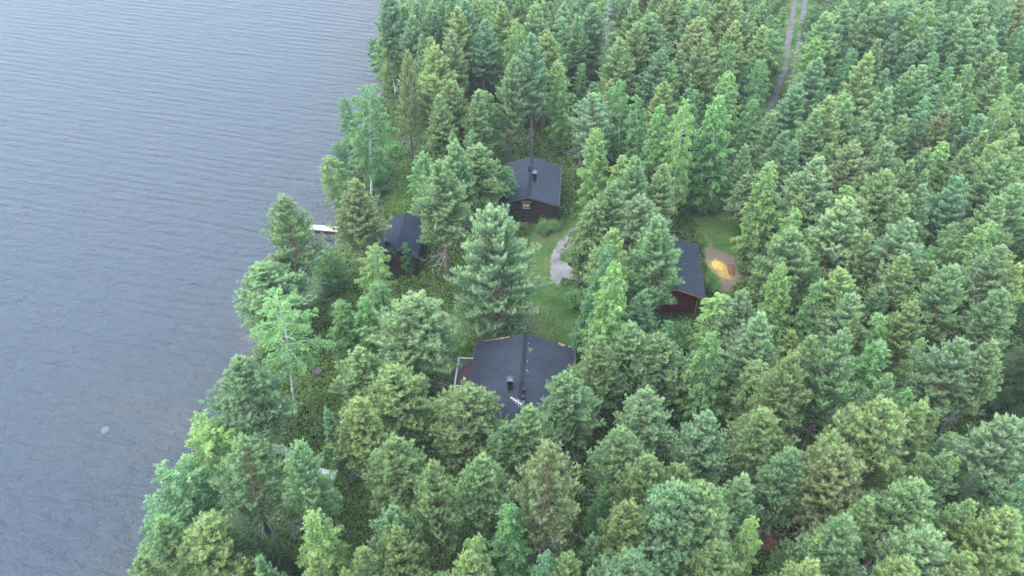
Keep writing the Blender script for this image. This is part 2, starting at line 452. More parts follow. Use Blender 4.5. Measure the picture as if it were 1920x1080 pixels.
# gravel
def gravel_mat(name="gravel", k=1.0):
    m, nt, out = new_mat(name); v = coords(nt)
    n1 = noise(nt, v, 1.0, 5); n2 = noise(nt, v, 18, 4, .8)
    c = ramp(nt, n1, [(.3, (.15*k, .138*k, .135*k)), (.7, (.27*k, .262*k, .268*k))])
    c = mixc(nt, c, ramp(nt, n2, [(.3, .7), (.7, 1.3)]), .8, 'MULTIPLY')
    surf(nt, out, c, .95, .1, bump(nt, n2, .5, .02)); return m
M['gravel'] = gravel_mat()
M['track'] = gravel_mat("track_gravel", .68)
def drape(name, inside, x0, x1, y0, y1, step, mat, lift=.035, label=None):
    """sheet draped on the ground over the cells where inside() holds, with ragged edges"""
    xs = np.arange(x0, x1, step); ys = np.arange(y0, y1, step)
    X, Y = np.meshgrid(xs, ys); P = np.stack([X.ravel(), Y.ravel()], 1); nx, ny = len(xs), len(ys)
    k = (inside(P) > 0).reshape(ny, nx)
    i = np.arange(nx * ny).reshape(ny, nx)
    c = k[:-1, :-1] & k[:-1, 1:] & k[1:, 1:] & k[1:, :-1]
    F = np.stack([i[:-1, :-1][c], i[:-1, 1:][c], i[1:, 1:][c], i[1:, :-1][c]], 1)
    u, inv = np.unique(F, return_inverse=True)
    Q = P[u]; Z = ground_z(Q[:, 0], Q[:, 1]) + lift
    o = link(bpy.data.objects.new(name, np_mesh(name, np.column_stack([Q, Z]), inv.reshape(-1, 4), mat, smooth=True)))
    return o
DRIVE = [(1064,441),(1048,452),(1036,470),(1030,492),(1031,510),(1036,526),(1043,537),(1050,532),(1056,522),(1070,526),(1090,532),(1092,520),
         (1076,510),(1064,494),(1060,486),(1056,492),(1050,490),(1052,474),(1062,458),(1072,446)]
def in_drive(P):
    return poly_dist(P, DRIVE) + (vnoise(P[:, 0], P[:, 1], .5, 3) - .5) * .35 + (vnoise(P[:, 0], P[:, 1], .17, 4) - .5) * .2
pa = at(1043, 537); pb = at(1064, 441)
o = drape("gravel_drive", in_drive, 3, 12, pa.y - 2, pb.y + 3, .11, M['gravel']); tag(o, "pale gravel turning place curving through the lawn", kind="structure")
# the gravel drive goes a little under the birches beside it
def in_road(P):
    d = line_dist(P, ROADS)
    e = (vnoise(P[:, 0], P[:, 1], .8, 7) - .5) * .35 + (vnoise(P[:, 0], P[:, 1], .25, 8) - .5) * .2
    far = np.clip((P[:, 1] - 84) / 8, 0, 1)              # the bend near the cabins is narrow and overgrown
    return np.minimum(.78 + .5*far + e - d, d - .27 + e)
o = drape("forest_track", in_road, 4, 70, 50, 150, .16, M['track']); tag(o, "gravel track with two wheel ruts and a grassy strip", kind="structure")
# ------------------------------------------------------------------ cabins
G = 1.0                                     # floor level of the clearing
class House:
    """gable-roofed cabin; local x across, local y along the ridge (far = +), z up from the ground"""
    def __init__(s, name, label, cat, c, yaw, L, wl, wr, hr, he, over=.45, over_y=.5, drop=.0):
        s.c, s.yaw, s.L, s.wl, s.wr, s.hr, s.he = c, yaw, L, wl, wr, hr - G, he - G
        s.o = empty(name, (c[0], c[1], G), -yaw); tag(s.o, label, cat)
        s.over, s.over_y = over, over_y
    def local(s, p):
        p = Vector(p) - Vector((s.c[0], s.c[1], G)); c, n = math.cos(s.yaw), math.sin(s.yaw)
        return Vector((p.x * c - p.y * n, p.x * n + p.y * c, p.z))
    def on_roof(s, px, py, side):
        """local point on the roof slope (side -1 left, +1 right) seen at a pixel"""
        o_ = s.local((0, 0, CAM_H)); d = s.local(Vector((s.c[0], s.c[1], G)) + ray(px, py))
        w = s.wr if side > 0 else s.wl
        k = (s.hr - s.he) / w * side        # z = hr - k*x
        t = (s.hr - o_.z - k * o_.x) / (d.z + k * d.x)
        return o_ + d * t
    def rz(s, x):
        w = s.wr if x > 0 else s.wl
        return s.hr - (s.hr - s.he) * abs(x) / w
    def nrm(s, side):
        w = s.wr if side > 0 else s.wl
        return Vector(((s.hr - s.he) * side, 0, w)).normalized()
    def roof(s, mat, ridge=True, fascia=None, th=.16, ridge_w=.16):
        L2 = s.L / 2; m = MB()
        for sd, w in ((-1, s.wl), (1, s.wr)):
            q = [(0, -L2, s.hr), (sd*w, -L2, s.he), (sd*w, L2, s.he), (0, L2, s.hr)]
            if sd < 0: q = q[::-1]
            m.slab(q, s.nrm(sd), .05)
        r = m.build("roof", mat, s.o)
        dm = MB()
        for sd, w in ((-1, s.wl), (1, s.wr)):   # board deck under the felt
            n = s.nrm(sd) * .055
            q = [Vector(p) - n for p in [(sd*.01, -L2+.04, s.hr), (sd*(w-.04), -L2+.04, s.rz(sd*(w-.04))), (sd*(w-.04), L2-.04, s.rz(sd*(w-.04))), (sd*.01, L2-.04, s.hr)]]
            if sd < 0: q = q[::-1]
            dm.slab(q, s.nrm(sd), .05)
        dm.build("roof_deck", M['brown_board'], r)
        if ridge:
            rm = MB()
            for sd in (-1, 1):
                n = s.nrm(sd) * .012; e = ridge_w
                q = [Vector(p) + n for p in [(0, -L2-.01, s.hr), (sd*e, -L2-.01, s.rz(sd*e)), (sd*e, L2+.01, s.rz(sd*e)), (0, L2+.01, s.hr)]]
                if sd < 0: q = q[::-1]
                rm.slab(q, s.nrm(sd), .010)
            rm.build("ridge_strip", M['felt_ridge'], r)
        fm = fascia or M['brown_board']
        for y0, y1 in ((-L2 - .03, -L2 + .012), (L2 - .012, L2 + .03)):
            for sd, w in ((-1, s.wl), (1, s.wr)):
                b = MB(); top = .035
                pts = [(0, s.hr - top), (sd*w, s.he - top), (sd*w, s.he - top - .17), (0, s.hr - top - .17)]
                v = [(x, y0, z) for x, z in pts] + [(x, y1, z) for x, z in pts]
                b.add(v, [(0,1,2,3),(7,6,5,4),(0,4,5,1),(1,5,6,2),(2,6,7,3),(3,7,4,0)])
                b.build("bargeboard", fm, r)
        return r
    def walls(s, mat, ins_l=.55, ins_r=.55, ins_n=.6, ins_f=.6, logs=True, lh=.2):
        """four walls of stacked logs or boards"""
        x0, x1 = -s.wl + ins_l, s.wr - ins_r; y0, y1 = -s.L/2 + ins_n, s.L/2 - ins_f
        out = {}
        zt_l, zt_r = s.rz(x0) - .12, s.rz(x1) - .12
        t = .16
        def gable(y, yy):
            b = MB()
            pts = [(x0, -.45), (x1, -.45), (x1, zt_r), (0, s.hr - .13), (x0, zt_l)]
            v = [(x, y, z) for x, z in pts] + [(x, yy, z) for x, z in pts]
            b.add(v, [(0,1,2,3,4), (9,8,7,6,5)] + [((i+1)%5, i, i+5, (i+1)%5+5) for i in range(5)])
            return b
        out['near'] = gable(y0, y0 + t).build("wall", mat, s.o)
        out['far'] = gable(y1 - t, y1).build("wall", mat, s.o)
        out['left'] = MB().box(x0, x0 + t, y0 + t, y1 - t, -.45, zt_l).build("wall", mat, s.o)
        out['right'] = MB().box(x1 - t, x1, y0 + t, y1 - t, -.45, zt_r).build("wall", mat, s.o)
        if logs:
            for key, fn in (('near', 'g'), ('left', 'l'), ('right', 'r'), ('far', 'f')):
                z = -.1
                while z < s.hr - .3:
                    if fn in 'gf':
                        # clip by roof
                        zz = z + lh
                        def xlim(sd):
                            w = s.wr if sd > 0 else s.wl; xm = (x1 if sd > 0 else -x0) + .14
                            return min(xm, max(0, (s.hr - .16 - zz) / (s.hr - s.he) * w))
                        a, b_ = -xlim(-1), xlim(1)
                        if b_ - a > .5:
                            yy = y0 - .02 if fn == 'g' else y1 + .02
                            MB().tube([(a, yy, z + lh/2), (b_, yy, z + lh/2)], lh * .52, 8).build("log", mat, out[key])
                    else:
                        if z + lh < (zt_l if fn == 'l' else zt_r):
                            xx = x0 - .02 if fn == 'l' else x1 + .02
                            MB().tube([(xx, y0 - .25, z + lh/2 - .001), (xx, y1 + .25, z + lh/2 - .001)], lh * .52, 8).build("log", mat, out[key])
                    z += lh
        s.x0, s.x1, s.y0, s.y1 = x0, x1, y0, y1
        fo = MB().box(x0 - .05, x1 + .05, y0 - .05, y1 + .05, -.6, -.06); fo.build("foundation", M['stone'], s.o)
        return out
    def chimney(s, roof, base, w=.5, d=.5, h=.95, cap=.34, mat='black'):
        x, y = base.x, base.y; zb = s.rz(x)
        b = MB().box(x-w/2, x+w/2, y-d/2, y+d/2, zb-.35, zb+h)
        ch = b.build("chimney", M[mat], roof)
        MB().box(x-w/2-.04, x+w/2+.04, y-d/2-.04, y+d/2+.04, zb+.02, zb+.10).build("chimney_flashing", M['zinc'], roof)
        e = .05; z = zb + h + .12
        m = MB(); q = [(x-w/2-e, y-d/2-e, z), (x+w/2+e, y-d/2-e, z), (x+w/2+e, y+d/2+e, z), (x-w/2-e, y+d/2+e, z)]
        m.add(q + [(x, y, z + cap)] , [(0,1,4), (1,2,4), (2,3,4), (3,0,4), (3,2,1,0)])
        m.box(x-w/2-e-.01, x+w/2+e+.01, y-d/2-e-.01, y+d/2+e+.01, z-.05, z-.003)
        m.build("chimney_cap", M['zinc'], roof)
        for sx in (-1, 1):
            for sy in (-1, 1): MB().box(x+sx*w/2*.85-.02, x+sx*w/2*.85+.02, y+sy*d/2*.85-.02, y+sy*d/2*.85+.02, zb+h, z-.05).build("cap_support", M['black'], roof)
        return ch
    def pipe(s, roof, base, r=.075, h=.55, cap=.13):
        x, y = base.x, base.y; zb = s.rz(x)
        v = MB().tube([(x, y, zb-.2), (x, y, zb+h)], r, 12).build("vent_pipe", M['black'], roof)
        MB().tube([(x, y, zb+h+.0), (x, y, zb+h+.06), (x, y, zb+h+.15), (x, y, zb+h+.2)], [cap*.8, cap, cap, cap*.35], 12).build("vent_cap", M['black'], roof)
        MB().tube([(x, y, zb-.1), (x, y, zb+.12)], [r*2.2, r*1.2], 12).build("pipe_collar", M['black'], roof)
        return v

# main cabin by the lawn
hm = House("main_cabin", "largest cabin, dark grey gable roof with torn edges, red-brown terrace at its left", "cabin",
           (.82, 44.41), R(3.88), 9.52, 4.26, 4.26, 5.09, 3.70)
rf = hm.roof(M['felt'], ridge_w=.19)
wm = hm.walls(M['log'], ins_l=.6, ins_r=.6, logs=False)
def clad(h, key, wall, mat, w=.14):                       # horizontal boards of the side walls
    pass
b0 = hm.on_roof(957, 730, -1); hm.chimney(rf, b0, .44, .46, 1.15, .26)
# newer felt strip between the chimney and the ridge
m = MB(); n = hm.nrm(-1) * .014
q = [Vector((x, y, hm.rz(x))) + n for x, y in ((b0.x+.27, b0.y-.32), (-.22, b0.y-.42), (-.22, b0.y+.30), (b0.x+.27, b0.y+.10))]
m.slab(q, hm.nrm(-1), .012); m.build("flashing_strip", M['felt_old'], rf)
hm.pipe(rf, hm.on_roof(982.8, 736, 1), .085, .34, .15)
hm.pipe(rf, hm.on_roof(981.5, 750.5, 1), .085, .34, .15)
def patch(h, roof, side, pts, mat, name, lift=.008):
    """thin ragged piece on the roof through photo points"""
    q = [h.on_roof(x, y, side) + h.nrm(side) * lift for x, y in pts]
    m = MB(); n = h.nrm(side) * .006
    k = len(q); c = sum(q, Vector()) / k
    m.add(q + [c + n], [(i, (i+1) % k, k) for i in range(k)] + [((i+1) % k, i, k) for i in range(k)][:0])
    return m.build(name, mat, roof)
patch(hm, rf, -1, [(905,639.4),(912,637.7),(925,635.7),(936,633.4),(944,632.3),(956,630.4),(955,632.2),(949,633.6),(946,634.2),(942,636.2),(938,635.4),(932,636.8),(922,638.2),(913,640)], M['raw_wood'], "bare_board_patch")
patch(hm, rf, 1, [(1045,641.5),(1050,643),(1055,644.6),(1059,646),(1059.5,648.5),(1055,649.3),(1051,647.5),(1048,645.5)], M['raw_wood'], "bare_board_patch")
patch(hm, rf, 1, [(1063.5,647.6),(1068,648.6),(1072,649.8),(1070.5,651.3),(1066,650.6)], M['raw_wood'], "bare_board_patch")
rr = random.Random(4)
for k in range(16):
    x, y = 994 + rr.gauss(0, 2.2), 657 + rr.gauss(0, 3.2)
    a = rr.uniform(.5, 1.2)
    patch(hm, rf, 1, [(x-a, y-a*.5), (x+a*.8, y-a*.7), (x+a, y+a*.6), (x-a*.5, y+a*.7)], M['raw_wood'], "fallen_scale")
for x, y in ((991,644),(989,677),(988.5,678.5),(987,693),(988,695),(990,696.5)):
    patch(hm, rf, 1, [(x-1, y-.5), (x+.8, y-.6), (x+1, y+.6), (x-.6, y+.7)], M['grey_wood'], "fallen_scale")
# eave trims of bare wood
for sd, w in ((-1, hm.wl), (1, hm.wr)):
    xx = sd * w
    MB().box(min(xx, xx+sd*.035), max(xx, xx+sd*.035), -hm.L/2+.05, hm.L/2-.05, hm.he-.17, hm.he-.012).build("eave_board", M['raw_wood'] if sd > 0 else M['brown_board'], rf)
# white lattice aerial on the near end of the roof
ba = hm.on_roof(972, 768, -1)
ae = empty("antenna", hm.o.matrix_basis @ Vector((ba.x, ba.y, ba.z))); ae.rotation_euler = (0, 0, -hm.yaw)
tag(ae, "white television aerial on the near end of the largest roof", "antenna")
MB().tube([(0, 0, -.05), (0, 0, 1.15)], .025, 8).build("mast", M['steel'], ae)
a0, a1 = Vector((.30, -.35, 1.02)), Vector((-.62, .25, 1.12))
MB().tube([a0, a1], .025, 6).build("boom", M['steel'], ae)
dx = (a1 - a0).normalized(); side = dx.cross(Vector((0, 0, 1))).normalized()
for k in range(7):
    p = a0.lerp(a1, k / 6.5 + .03); l = .30 - .03 * k
    MB().tube([p - side*l, p + side*l], .014, 5).build("element", M['steel'], ae)
MB().tube([a0 + Vector((0,0,.25)) + side*.25, a0 + Vector((0,0,.25)) - side*.25, a0 - Vector((0,0,.25)) - side*.25, a0 - Vector((0,0,.25)) + side*.25, a0 + Vector((0,0,.25)) + side*.25], .014, 5).build("reflector", M['steel'], ae)

# windows of the main cabin (side walls, seen only from the side)
def window(h, wall, key, c, w=.9, hgt=.9, frame='white_paint', pane='glass'):
    z = 1.35
    def bx(a0, a1, z0, z1, d0, d1):
        m = MB()
        if key == 'left': m.box(h.x0-d1, h.x0-d0, a0, a1, z0, z1)
        elif key == 'right': m.box(h.x1+d0, h.x1+d1, a0, a1, z0, z1)
        elif key == 'near': m.box(a0, a1, h.y0-d1, h.y0-d0, z0, z1)
        else: m.box(a0, a1, h.y1+d0, h.y1+d1, z0, z1)
        return m
    wd = bx(c-w/2+.06, c+w/2-.06, z-hgt/2+.06, z+hgt/2-.06, .01, .06).build("window", M[pane], h.o)
    m = MB()
    for a0, a1, z0, z1 in ((c-w/2, c+w/2, z+hgt/2-.06, z+hgt/2), (c-w/2, c+w/2, z-hgt/2, z-hgt/2+.06), (c-w/2, c-w/2+.06, z-hgt/2+.06, z+hgt/2-.06), (c+w/2-.06, c+w/2, z-hgt/2+.06, z+hgt/2-.06), (c-.02, c+.02, z-hgt/2+.06, z+hgt/2-.06)):
        q = bx(a0, a1, z0, z1, .012, .15); m.add(q.v, q.f)
    m.build("frame", M[frame], wd)
    return wd
window(hm, wm['left'], 'left', -1.0); window(hm, wm['left'], 'left', 3.0); window(hm, wm['right'], 'right', -2.0); window(hm, wm['right'], 'right', 2.0)
window(hm, wm['near'], 'near', 0); window(hm, wm['far'], 'far', 1.6)
MB().box(-1.7, -.8, hm.y1 + .005, hm.y1 + .05, -.05, 1.95).build("door", M['brown_board'], hm.o)

# terrace with white railing
dz = .75                                     # deck level above the ground
zr = G + dz + .9
c1, c2 = hm.local(at(859.5, 670.5, zr)), hm.local(at(853, 722.5, zr))
xl = (c1.x + c2.x) / 2; yf, yn = c1.y, c2.y; xr = hm.x0 - .02
tr = empty("terrace", hm.o.matrix_basis @ Vector(((xl+xr)/2, (yf+yn)/2, 0)), -hm.yaw)
tag(tr, "red-brown board terrace with white railing at the left wall of the largest cabin", "terrace")
W2, D2 = (xr - xl) / 2, (yf - yn) / 2
m = MB(); y = -D2 + .01; k = 0
while y < D2 - .1:
    m.box(-W2, W2, y, y + .115, dz - .045 - (k % 3) * .002, dz - (k % 2) * .004); y += .125; k += 1
o = m.build("deck_boards", M['deck_red'], tr); o["kind"] = "stuff"
MB().box(-W2+.02, W2-.02, -D2+.02, D2-.02, dz-.2, dz-.055).build("deck_frame", M['brown_board'], tr)
for x, y in ((-W2+.15, -D2+.15), (-W2+.15, D2-.15), (-W2+.15, 0), (W2-.3, -D2+.15)): MB().box(x-.06, x+.06, y-.06, y+.06, -.3, dz-.2).build("deck_support", M['grey_board'], tr)
rails = [((-W2, -D2), (-W2, D2)), ((-W2, D2), (W2, D2)), ((-W2, -D2), (W2, -D2))]
for i, (a, b) in enumerate(rails):
    x0, x1, y0, y1 = min(a[0], b[0]), max(a[0], b[0]), min(a[1], b[1]), max(a[1], b[1])
    if i == 0: y0 += .075; y1 -= .075
    e = .065
    MB().box(x0-e, x1+e, y0-e, y1+e, dz+.86, dz+.90).build("top_rail", M['white_paint'], tr)
    bal = MB(); n = int(((x1-x0) + (y1-y0)) / .125)
    for k in range(n):
        t = (k + .5) / n; x, y = x0 + (x1-x0)*t, y0 + (y1-y0)*t
        hw = .052 if i == 1 else .035
        if i == 0: bal.box(x-.012, x+.012, y-hw, y+hw, dz-.12, dz+.858)
        else: bal.box(x-hw, x+hw, y-.012, y+.012, dz-.12, dz+.858)
    o = bal.build("balusters", M['grey_board'], tr); o["kind"] = "stuff"
for x, y in ((-W2, -D2), (-W2, D2), (-W2, 0), (W2-.05, D2), (W2-.05, -D2)):
    MB().box(x-.045, x+.045, y-.045, y+.045, -.25, dz+.858).build("post", M['white_paint'], tr)
# flower box hung outside the far railing
fb = empty("planter_box", tr.matrix_basis @ Vector((W2-.6, D2+.17, dz+.72))); fb.rotation_euler = (0, 0, -hm.yaw)
tag(fb, "small brown planter box hung on the far railing of the terrace", "planter")
MB().box(-.4, .4, -.09, .09, -.1, .08).build("box", M['raw_wood'], fb)
m = MB(); rr = random.Random(8)
for k in range(60):
    x, y, z = rr.uniform(-.36, .36), rr.uniform(-.07, .07), .08 + rr.uniform(0, .12); s_ = .04
    m.add([(x-s_, y, z), (x+s_, y-.01, z+.02), (x, y+s_, z+.05)], [(0, 1, 2)])
FB_LEAF = (m, fb)

# upper cabin
hu = House("upper_cabin", "dark log cabin with chimney at its ridge and small curtained window in the gable", "cabin",
           (1.98, 73.52), R(3.79), 7.59, 3.1, 3.26, 4.62, 3.60)
ru = hu.roof(M['felt'], ridge_w=.2)
wu = hu.walls(M['log'], ins_l=1.25, ins_r=.75, ins_n=.35, ins_f=.5)
hu.chimney(ru, hu.on_roof(1002.5, 339, 1), .44, .5, 1.0, .3)
hu.pipe(ru, hu.on_roof(991.5, 321, -1), .06, .5, .12)
m = MB(); n = hu.nrm(1) * .013; bc = hu.on_roof(1002.5, 339, 1)
m.slab([Vector((x, y, hu.rz(x))) + n for x, y in ((bc.x-.1, bc.y-.7), (bc.x+.6, bc.y-.75), (bc.x+.55, bc.y+.5), (bc.x+.3, bc.y+.5))], hu.nrm(1), .011)
m.build("flashing_strip", M['felt_old'], ru)
m = MB()
for k in range(26):                                     # frayed pale edge of the felt along the right eave
    y = -hu.L/2 + .15 + k * .285; x = hu.wr - .02
    m.box(x-.03, x+.05, y, y+.10, hu.he - .01, hu.he + .018)
o = m.build("felt_fringe", M['stone'], ru); o["kind"] = "stuff"
def on_near(h, px, py):
    o_ = h.local((0, 0, CAM_H)); d = h.local(Vector((h.c[0], h.c[1], G)) + ray(px, py)); t = (h.y0 - o_.y) / d.y
    return o_ + d * t
wa, wb = on_near(hu, 981, 380), on_near(hu, 992.5, 386)
z0, z1 = min(wa.z, wb.z), max(wa.z, wb.z); x0, x1 = wa.x, wb.x
wd = MB().box(x0, x1, hu.y0-.16, hu.y0-.13, z0, z1).build("window", M['curtain'], hu.o)
m = MB()
for a, b, c_, d_ in ((x0-.09, x1+.09, z1, z1+.09), (x0-.12, x1+.12, z0-.12, z0), (x0-.09, x0, z0, z1), (x1, x1+.09, z0, z1), ((x0+x1)/2-.02, (x0+x1)/2+.02, z0, z1)):
    m.box(a, b, hu.y0-.21, hu.y0-.12, c_, d_)
m.build("frame", M['brown_board'], wd)
MB().box(x0-.25, x1+.25, hu.y0-.42, hu.y0-.12, z1+.28, z1+.34).build("window_hood", M['brown_board'], wd)
MB().box(x0-.1, x1+.1, hu.y0-.26, hu.y0-.1, z0-.2, z0-.13).build("sill", M['grey_wood'], wd)
for x in (hu.x0+.1, 1.4, hu.x1-.15):                    # purlin ends under the near verge
    MB().box(x-.08, x+.08, -hu.L/2+.06, hu.y0-.1, hu.rz(x)-.36, hu.rz(x)-.14).build("purlin_end", M['brown_board'], hu.o)
MB().box(hu.x0+1.9, hu.x0+2.7, hu.y1+.02, hu.y1+.16, -.05, 1.9).build("door", M['brown_board'], hu.o)
# porch posts to the left
for y in (-hu.L/2+.4, 0, hu.L/2-.4):
    MB().box(-hu.wl+.25, -hu.wl+.4, y-.075, y+.075, -.3, hu.rz(-hu.wl+.35)-.12).build("porch_post", M['log'], hu.o)
sp = hu.o.matrix_basis @ Vector((-1.1, hu.y0-.55, 0))
st = empty("stone_step", (sp.x, sp.y, gz(sp.x, sp.y)), -hu.yaw); tag(st, "grey stone slab step along the near gable of the upper log cabin", "step")
MB().box(-1.2, 1.0, -.35, .35, -.1, .12).build("slab", M['stone'], st)

# lakeside cabin (sauna)
hl = House("lakeside_cabin", "smallest cabin, near-black roof, brown log gable, closest to the lake and jetty", "cabin",
           (-11.04, 64.23), R(4.81), 5.86, 2.08, 2.09, 4.44, 3.50)
rl = hl.roof(M['felt_lake'], ridge=False, fascia=M['log'])
wl_ = hl.walls(M['log_lake'], ins_l=.4, ins_r=.4, ins_n=.35, ins_f=.4)
hl.chimney(rl, hl.on_roof(726.5, 460, -1), .4, .4, .55, .2)
window(hl, wl_['left'], 'left', 0, .7, .6, 'brown_board'); window(hl, wl_['right'], 'right', .3, .7, .6, 'brown_board')
MB().box(-.5, .5, hl.y0-1.0, hl.y0-.2, -.35, -.1).build("step", M['grey_wood'], hl.o)

# red shed
er, en = at(1309.2, 459, 3.6), at(1323.3, 559, 3.6)
u = (er - en); Ls = u.length; yaw_s = math.atan2(u.x, u.y); u.normalize(); rv = Vector((u.y, -u.x, 0))
WS = 2.75; cc = (er + en) / 2 - rv * WS
hs = House("red_shed", "red board shed with dark grey felt roof, beside the yellow sawdust patch", "shed",
           (cc.x, cc.y), yaw_s, Ls, WS, WS, 4.55, 3.60)
rs = hs.roof(M['felt'], ridge_w=.15, fascia=M['raw_wood'])
ws = hs.walls(M['red_board'], ins_l=.4, ins_r=.55, ins_n=.75, ins_f=.5, logs=False)
m = MB(); x = hs.x0 + .02
while x < hs.x1 - .05:                                   # vertical cover boards, near gable
    MB().box(x, min(x + .16, hs.x1), hs.y0-.025, hs.y0-.003, -.35, min(hs.rz(x), hs.rz(min(x+.16, hs.x1))) - .16).build("board", M['red_board'], ws['near']); x += .175
y = hs.y0 + .02
while y < hs.y1 - .1:
    MB().box(hs.x1+.003, hs.x1+.025, y, y+.16, -.35, hs.rz(hs.x1)-.14).build("board", M['red_board'], ws['right']); y += .175
MB().box(hs.x1-.05, hs.x1+.05, hs.y0-.06, hs.y0-.028, -.4, hs.rz(hs.x1)-.16).build("corner_board", M['raw_wood'], ws['near'])
MB().box(-.6, .5, hs.y0-.07, hs.y0-.03, -.1, 1.9).build("door", M['red_board'], hs.o)
p = hs.on_roof(1283.7, 494.5, 1)
q = [(1282.4,494), (1284, 493.3), (1285.2, 494.6), (1283.6, 495.6)]
patch(hs, rs, 1, q, M['raw_wood'], "fallen_leaf")

HOUSES = [hm, hu, hl, hs]

# ------------------------------------------------------------------ small things
# jetty
zj = .45
J = [at(580, 421.5, zj), at(646, 427.5, zj), at(645, 435.0, zj), at(582, 430.0, zj)]
ja = (J[0] + J[3]) / 2; jb = (J[1] + J[2]) / 2; ju = (jb - ja); JL = ju.length + .9; jw = (J[0] - J[3]).length
jt = empty("jetty", ((ja.x+jb.x)/2 + .4, (ja.y+jb.y)/2, 0), math.atan2(ju.y, ju.x))
tag(jt, "pale floating board jetty reaching from the trees into the lake", "jetty")
x = -JL/2
while x < JL/2 - .05:
    MB().box(x, x+.125, -jw/2, jw/2, zj-.05, zj-random.Random(int(x*100)).uniform(0, .006)).build("plank", M['dock_wood'], jt); x += .135
for s_ in (-1, 1): MB().box(-JL/2, JL/2, s_*(jw/2-.05)-.035, s_*(jw/2-.05)+.035, zj-.2, zj-.053).build("side_beam", M['brown_board'], jt)
for k in range(3):
    x = -JL/2 + .4 + k * (JL - .9) / 2
    MB().box(x-.62, x+.62, -jw/2+.06, jw/2-.06, -.25, zj-.2).build("float", M['black'], jt)
for s_ in (-1, 1): MB().tube([(-JL/2+.08, s_*(jw/2-.06), zj-.1), (-JL/2+.08, s_*(jw/2-.06), zj+.22)], .035, 8).build("mooring_post", M['steel'], jt)

# upturned rowing boat under the pine
def boat():
    a, b = at(541, 873, 1.35), at(628, 894, 1.35); L = (b - a).length; c = (a + b) / 2
    e = empty("rowing_boat", (c.x, c.y, gz(c.x, c.y)), math.atan2((b-a).y, (b-a).x))
    tag(e, "white rowing boat lying upside down under the pines", "boat")
    v, f = [], []; nx, na = 22, 14
    for i in range(nx + 1):
        t = i / nx; x = (t - .5) * L
        w = .66 * (math.sin(math.pi * min(1, .12 + t * .95)) ** .55 if t < .93 else .66)
        w = .68 * (1 - (1 - min(1, t / .55)) ** 2.2) if t < .55 else .68 * (1 - .25 * ((t - .55) / .45) ** 2)
        hgt = .50 * (1 - .25 * (1 - t) ** 3)
        for k in range(na + 1):
            an = math.pi * k / na; y = -w * math.cos(an); z = hgt * (math.sin(an) ** .7)
            v.append((x, y, .06 + z + (.05 if abs(math.cos(an)) < .08 else 0)))
    for i in range(nx):
        for k in range(na):
            p = i * (na + 1) + k; f.append((p, p + 1, p + na + 2, p + na + 1))
    v2 = [(x, y * .97, z - .025) for x, y, z in v]; n = len(v)
    f2 = [tuple(reversed([q + n for q in ff])) for ff in f]
    f3 = [tuple(nx * (na + 1) + k for k in range(na + 1))]
    m = MB(); m.add(v + v2, f + f2 + f3); m.build("hull", M['boat'], e, True)
    for s_ in (-1, 1):
        MB().tube([(v[i*(na+1) + (0 if s_ < 0 else na)][0], v[i*(na+1) + (0 if s_ < 0 else na)][1], .07) for i in range(nx+1)], .03, 6).build("gunwale", M['grey_board'], e)
    MB().box(-L*.42, L*.49, -.02, .02, .50, .60).build("keel", M['grey_board'], e)
boat()
# plank platform by the shore
def platform():
    for k, (px, lab, n) in enumerate((([(511,833),(523,833.5),(515,848),(505,846)], "small darker section of silver-grey plank platform, left of the larger one", 6),
                                      ([(525,834),(545.5,840),(538.5,853),(516,848.5)], "larger silver-grey plank platform section lying in the shore undergrowth", 9))):
        q = [at(x, y, 1.25) for x, y in px]
        c = sum(q, Vector()) / 4; ux = ((q[1]-q[0]) + (q[2]-q[3])) / 2; uy = ((q[0]-q[3]) + (q[1]-q[2])) / 2
        e = empty("plank_platform", (c.x, c.y, c.z), math.atan2(ux.y, ux.x)); tag(e, lab, "platform", "plank platforms by the shore")
        W, D = ux.length, uy.length; rr = random.Random(k)
        for i in range(n):
            x = -W/2 + i * W / n
            MB().box(x+.006, x + W/n - .012, -D/2 + rr.uniform(-.05, .05), D/2 + rr.uniform(-.06, .06), -.03, rr.uniform(-.004, .006)).build("plank", M['grey_wood'], e)
        for y in (-D*.32, D*.32): MB().box(-W/2, W/2, y-.05, y+.05, -.3, -.033).build("bearer", M['brown_board'], e)
platform()
def rock(name, p, size, mat, label, cat="rock", seed=0, group=None):
    rr = random.Random(seed); m = MB(); nu, nv = 10, 6; v = []
    for j in range(nv + 1):
        for i in range(nu):
            a, b = 2*math.pi*i/nu, math.pi*j/nv; r = 1 + rr.uniform(-.16, .16) if 0 < j < nv else 1
            v.append((size[0]*r*math.sin(b)*math.cos(a), size[1]*r*math.sin(b)*math.sin(a), size[2]*math.cos(b)))
    f = [(j*nu+i, (j+1)*nu+i, (j+1)*nu+(i+1) % nu, j*nu+(i+1) % nu) for j in range(nv) for i in range(nu)]
    m.add(v, f); o = m.build(name, mat, None, False); o.location = p; o.rotation_euler = (0, 0, rr.uniform(0, 3)); tag(o, label, cat, group); return o
p = at(197, 806, 0); rock("boulder", (p.x, p.y, -.20), (1.0, .75, .225), plain('wet_boulder', (.105, .102, .095), .6, .3, 3), "flat pale boulder just breaking the lake surface off the shore", seed=3)
p = at(595, 697, G+.2); g_ = gz(p.x, p.y)
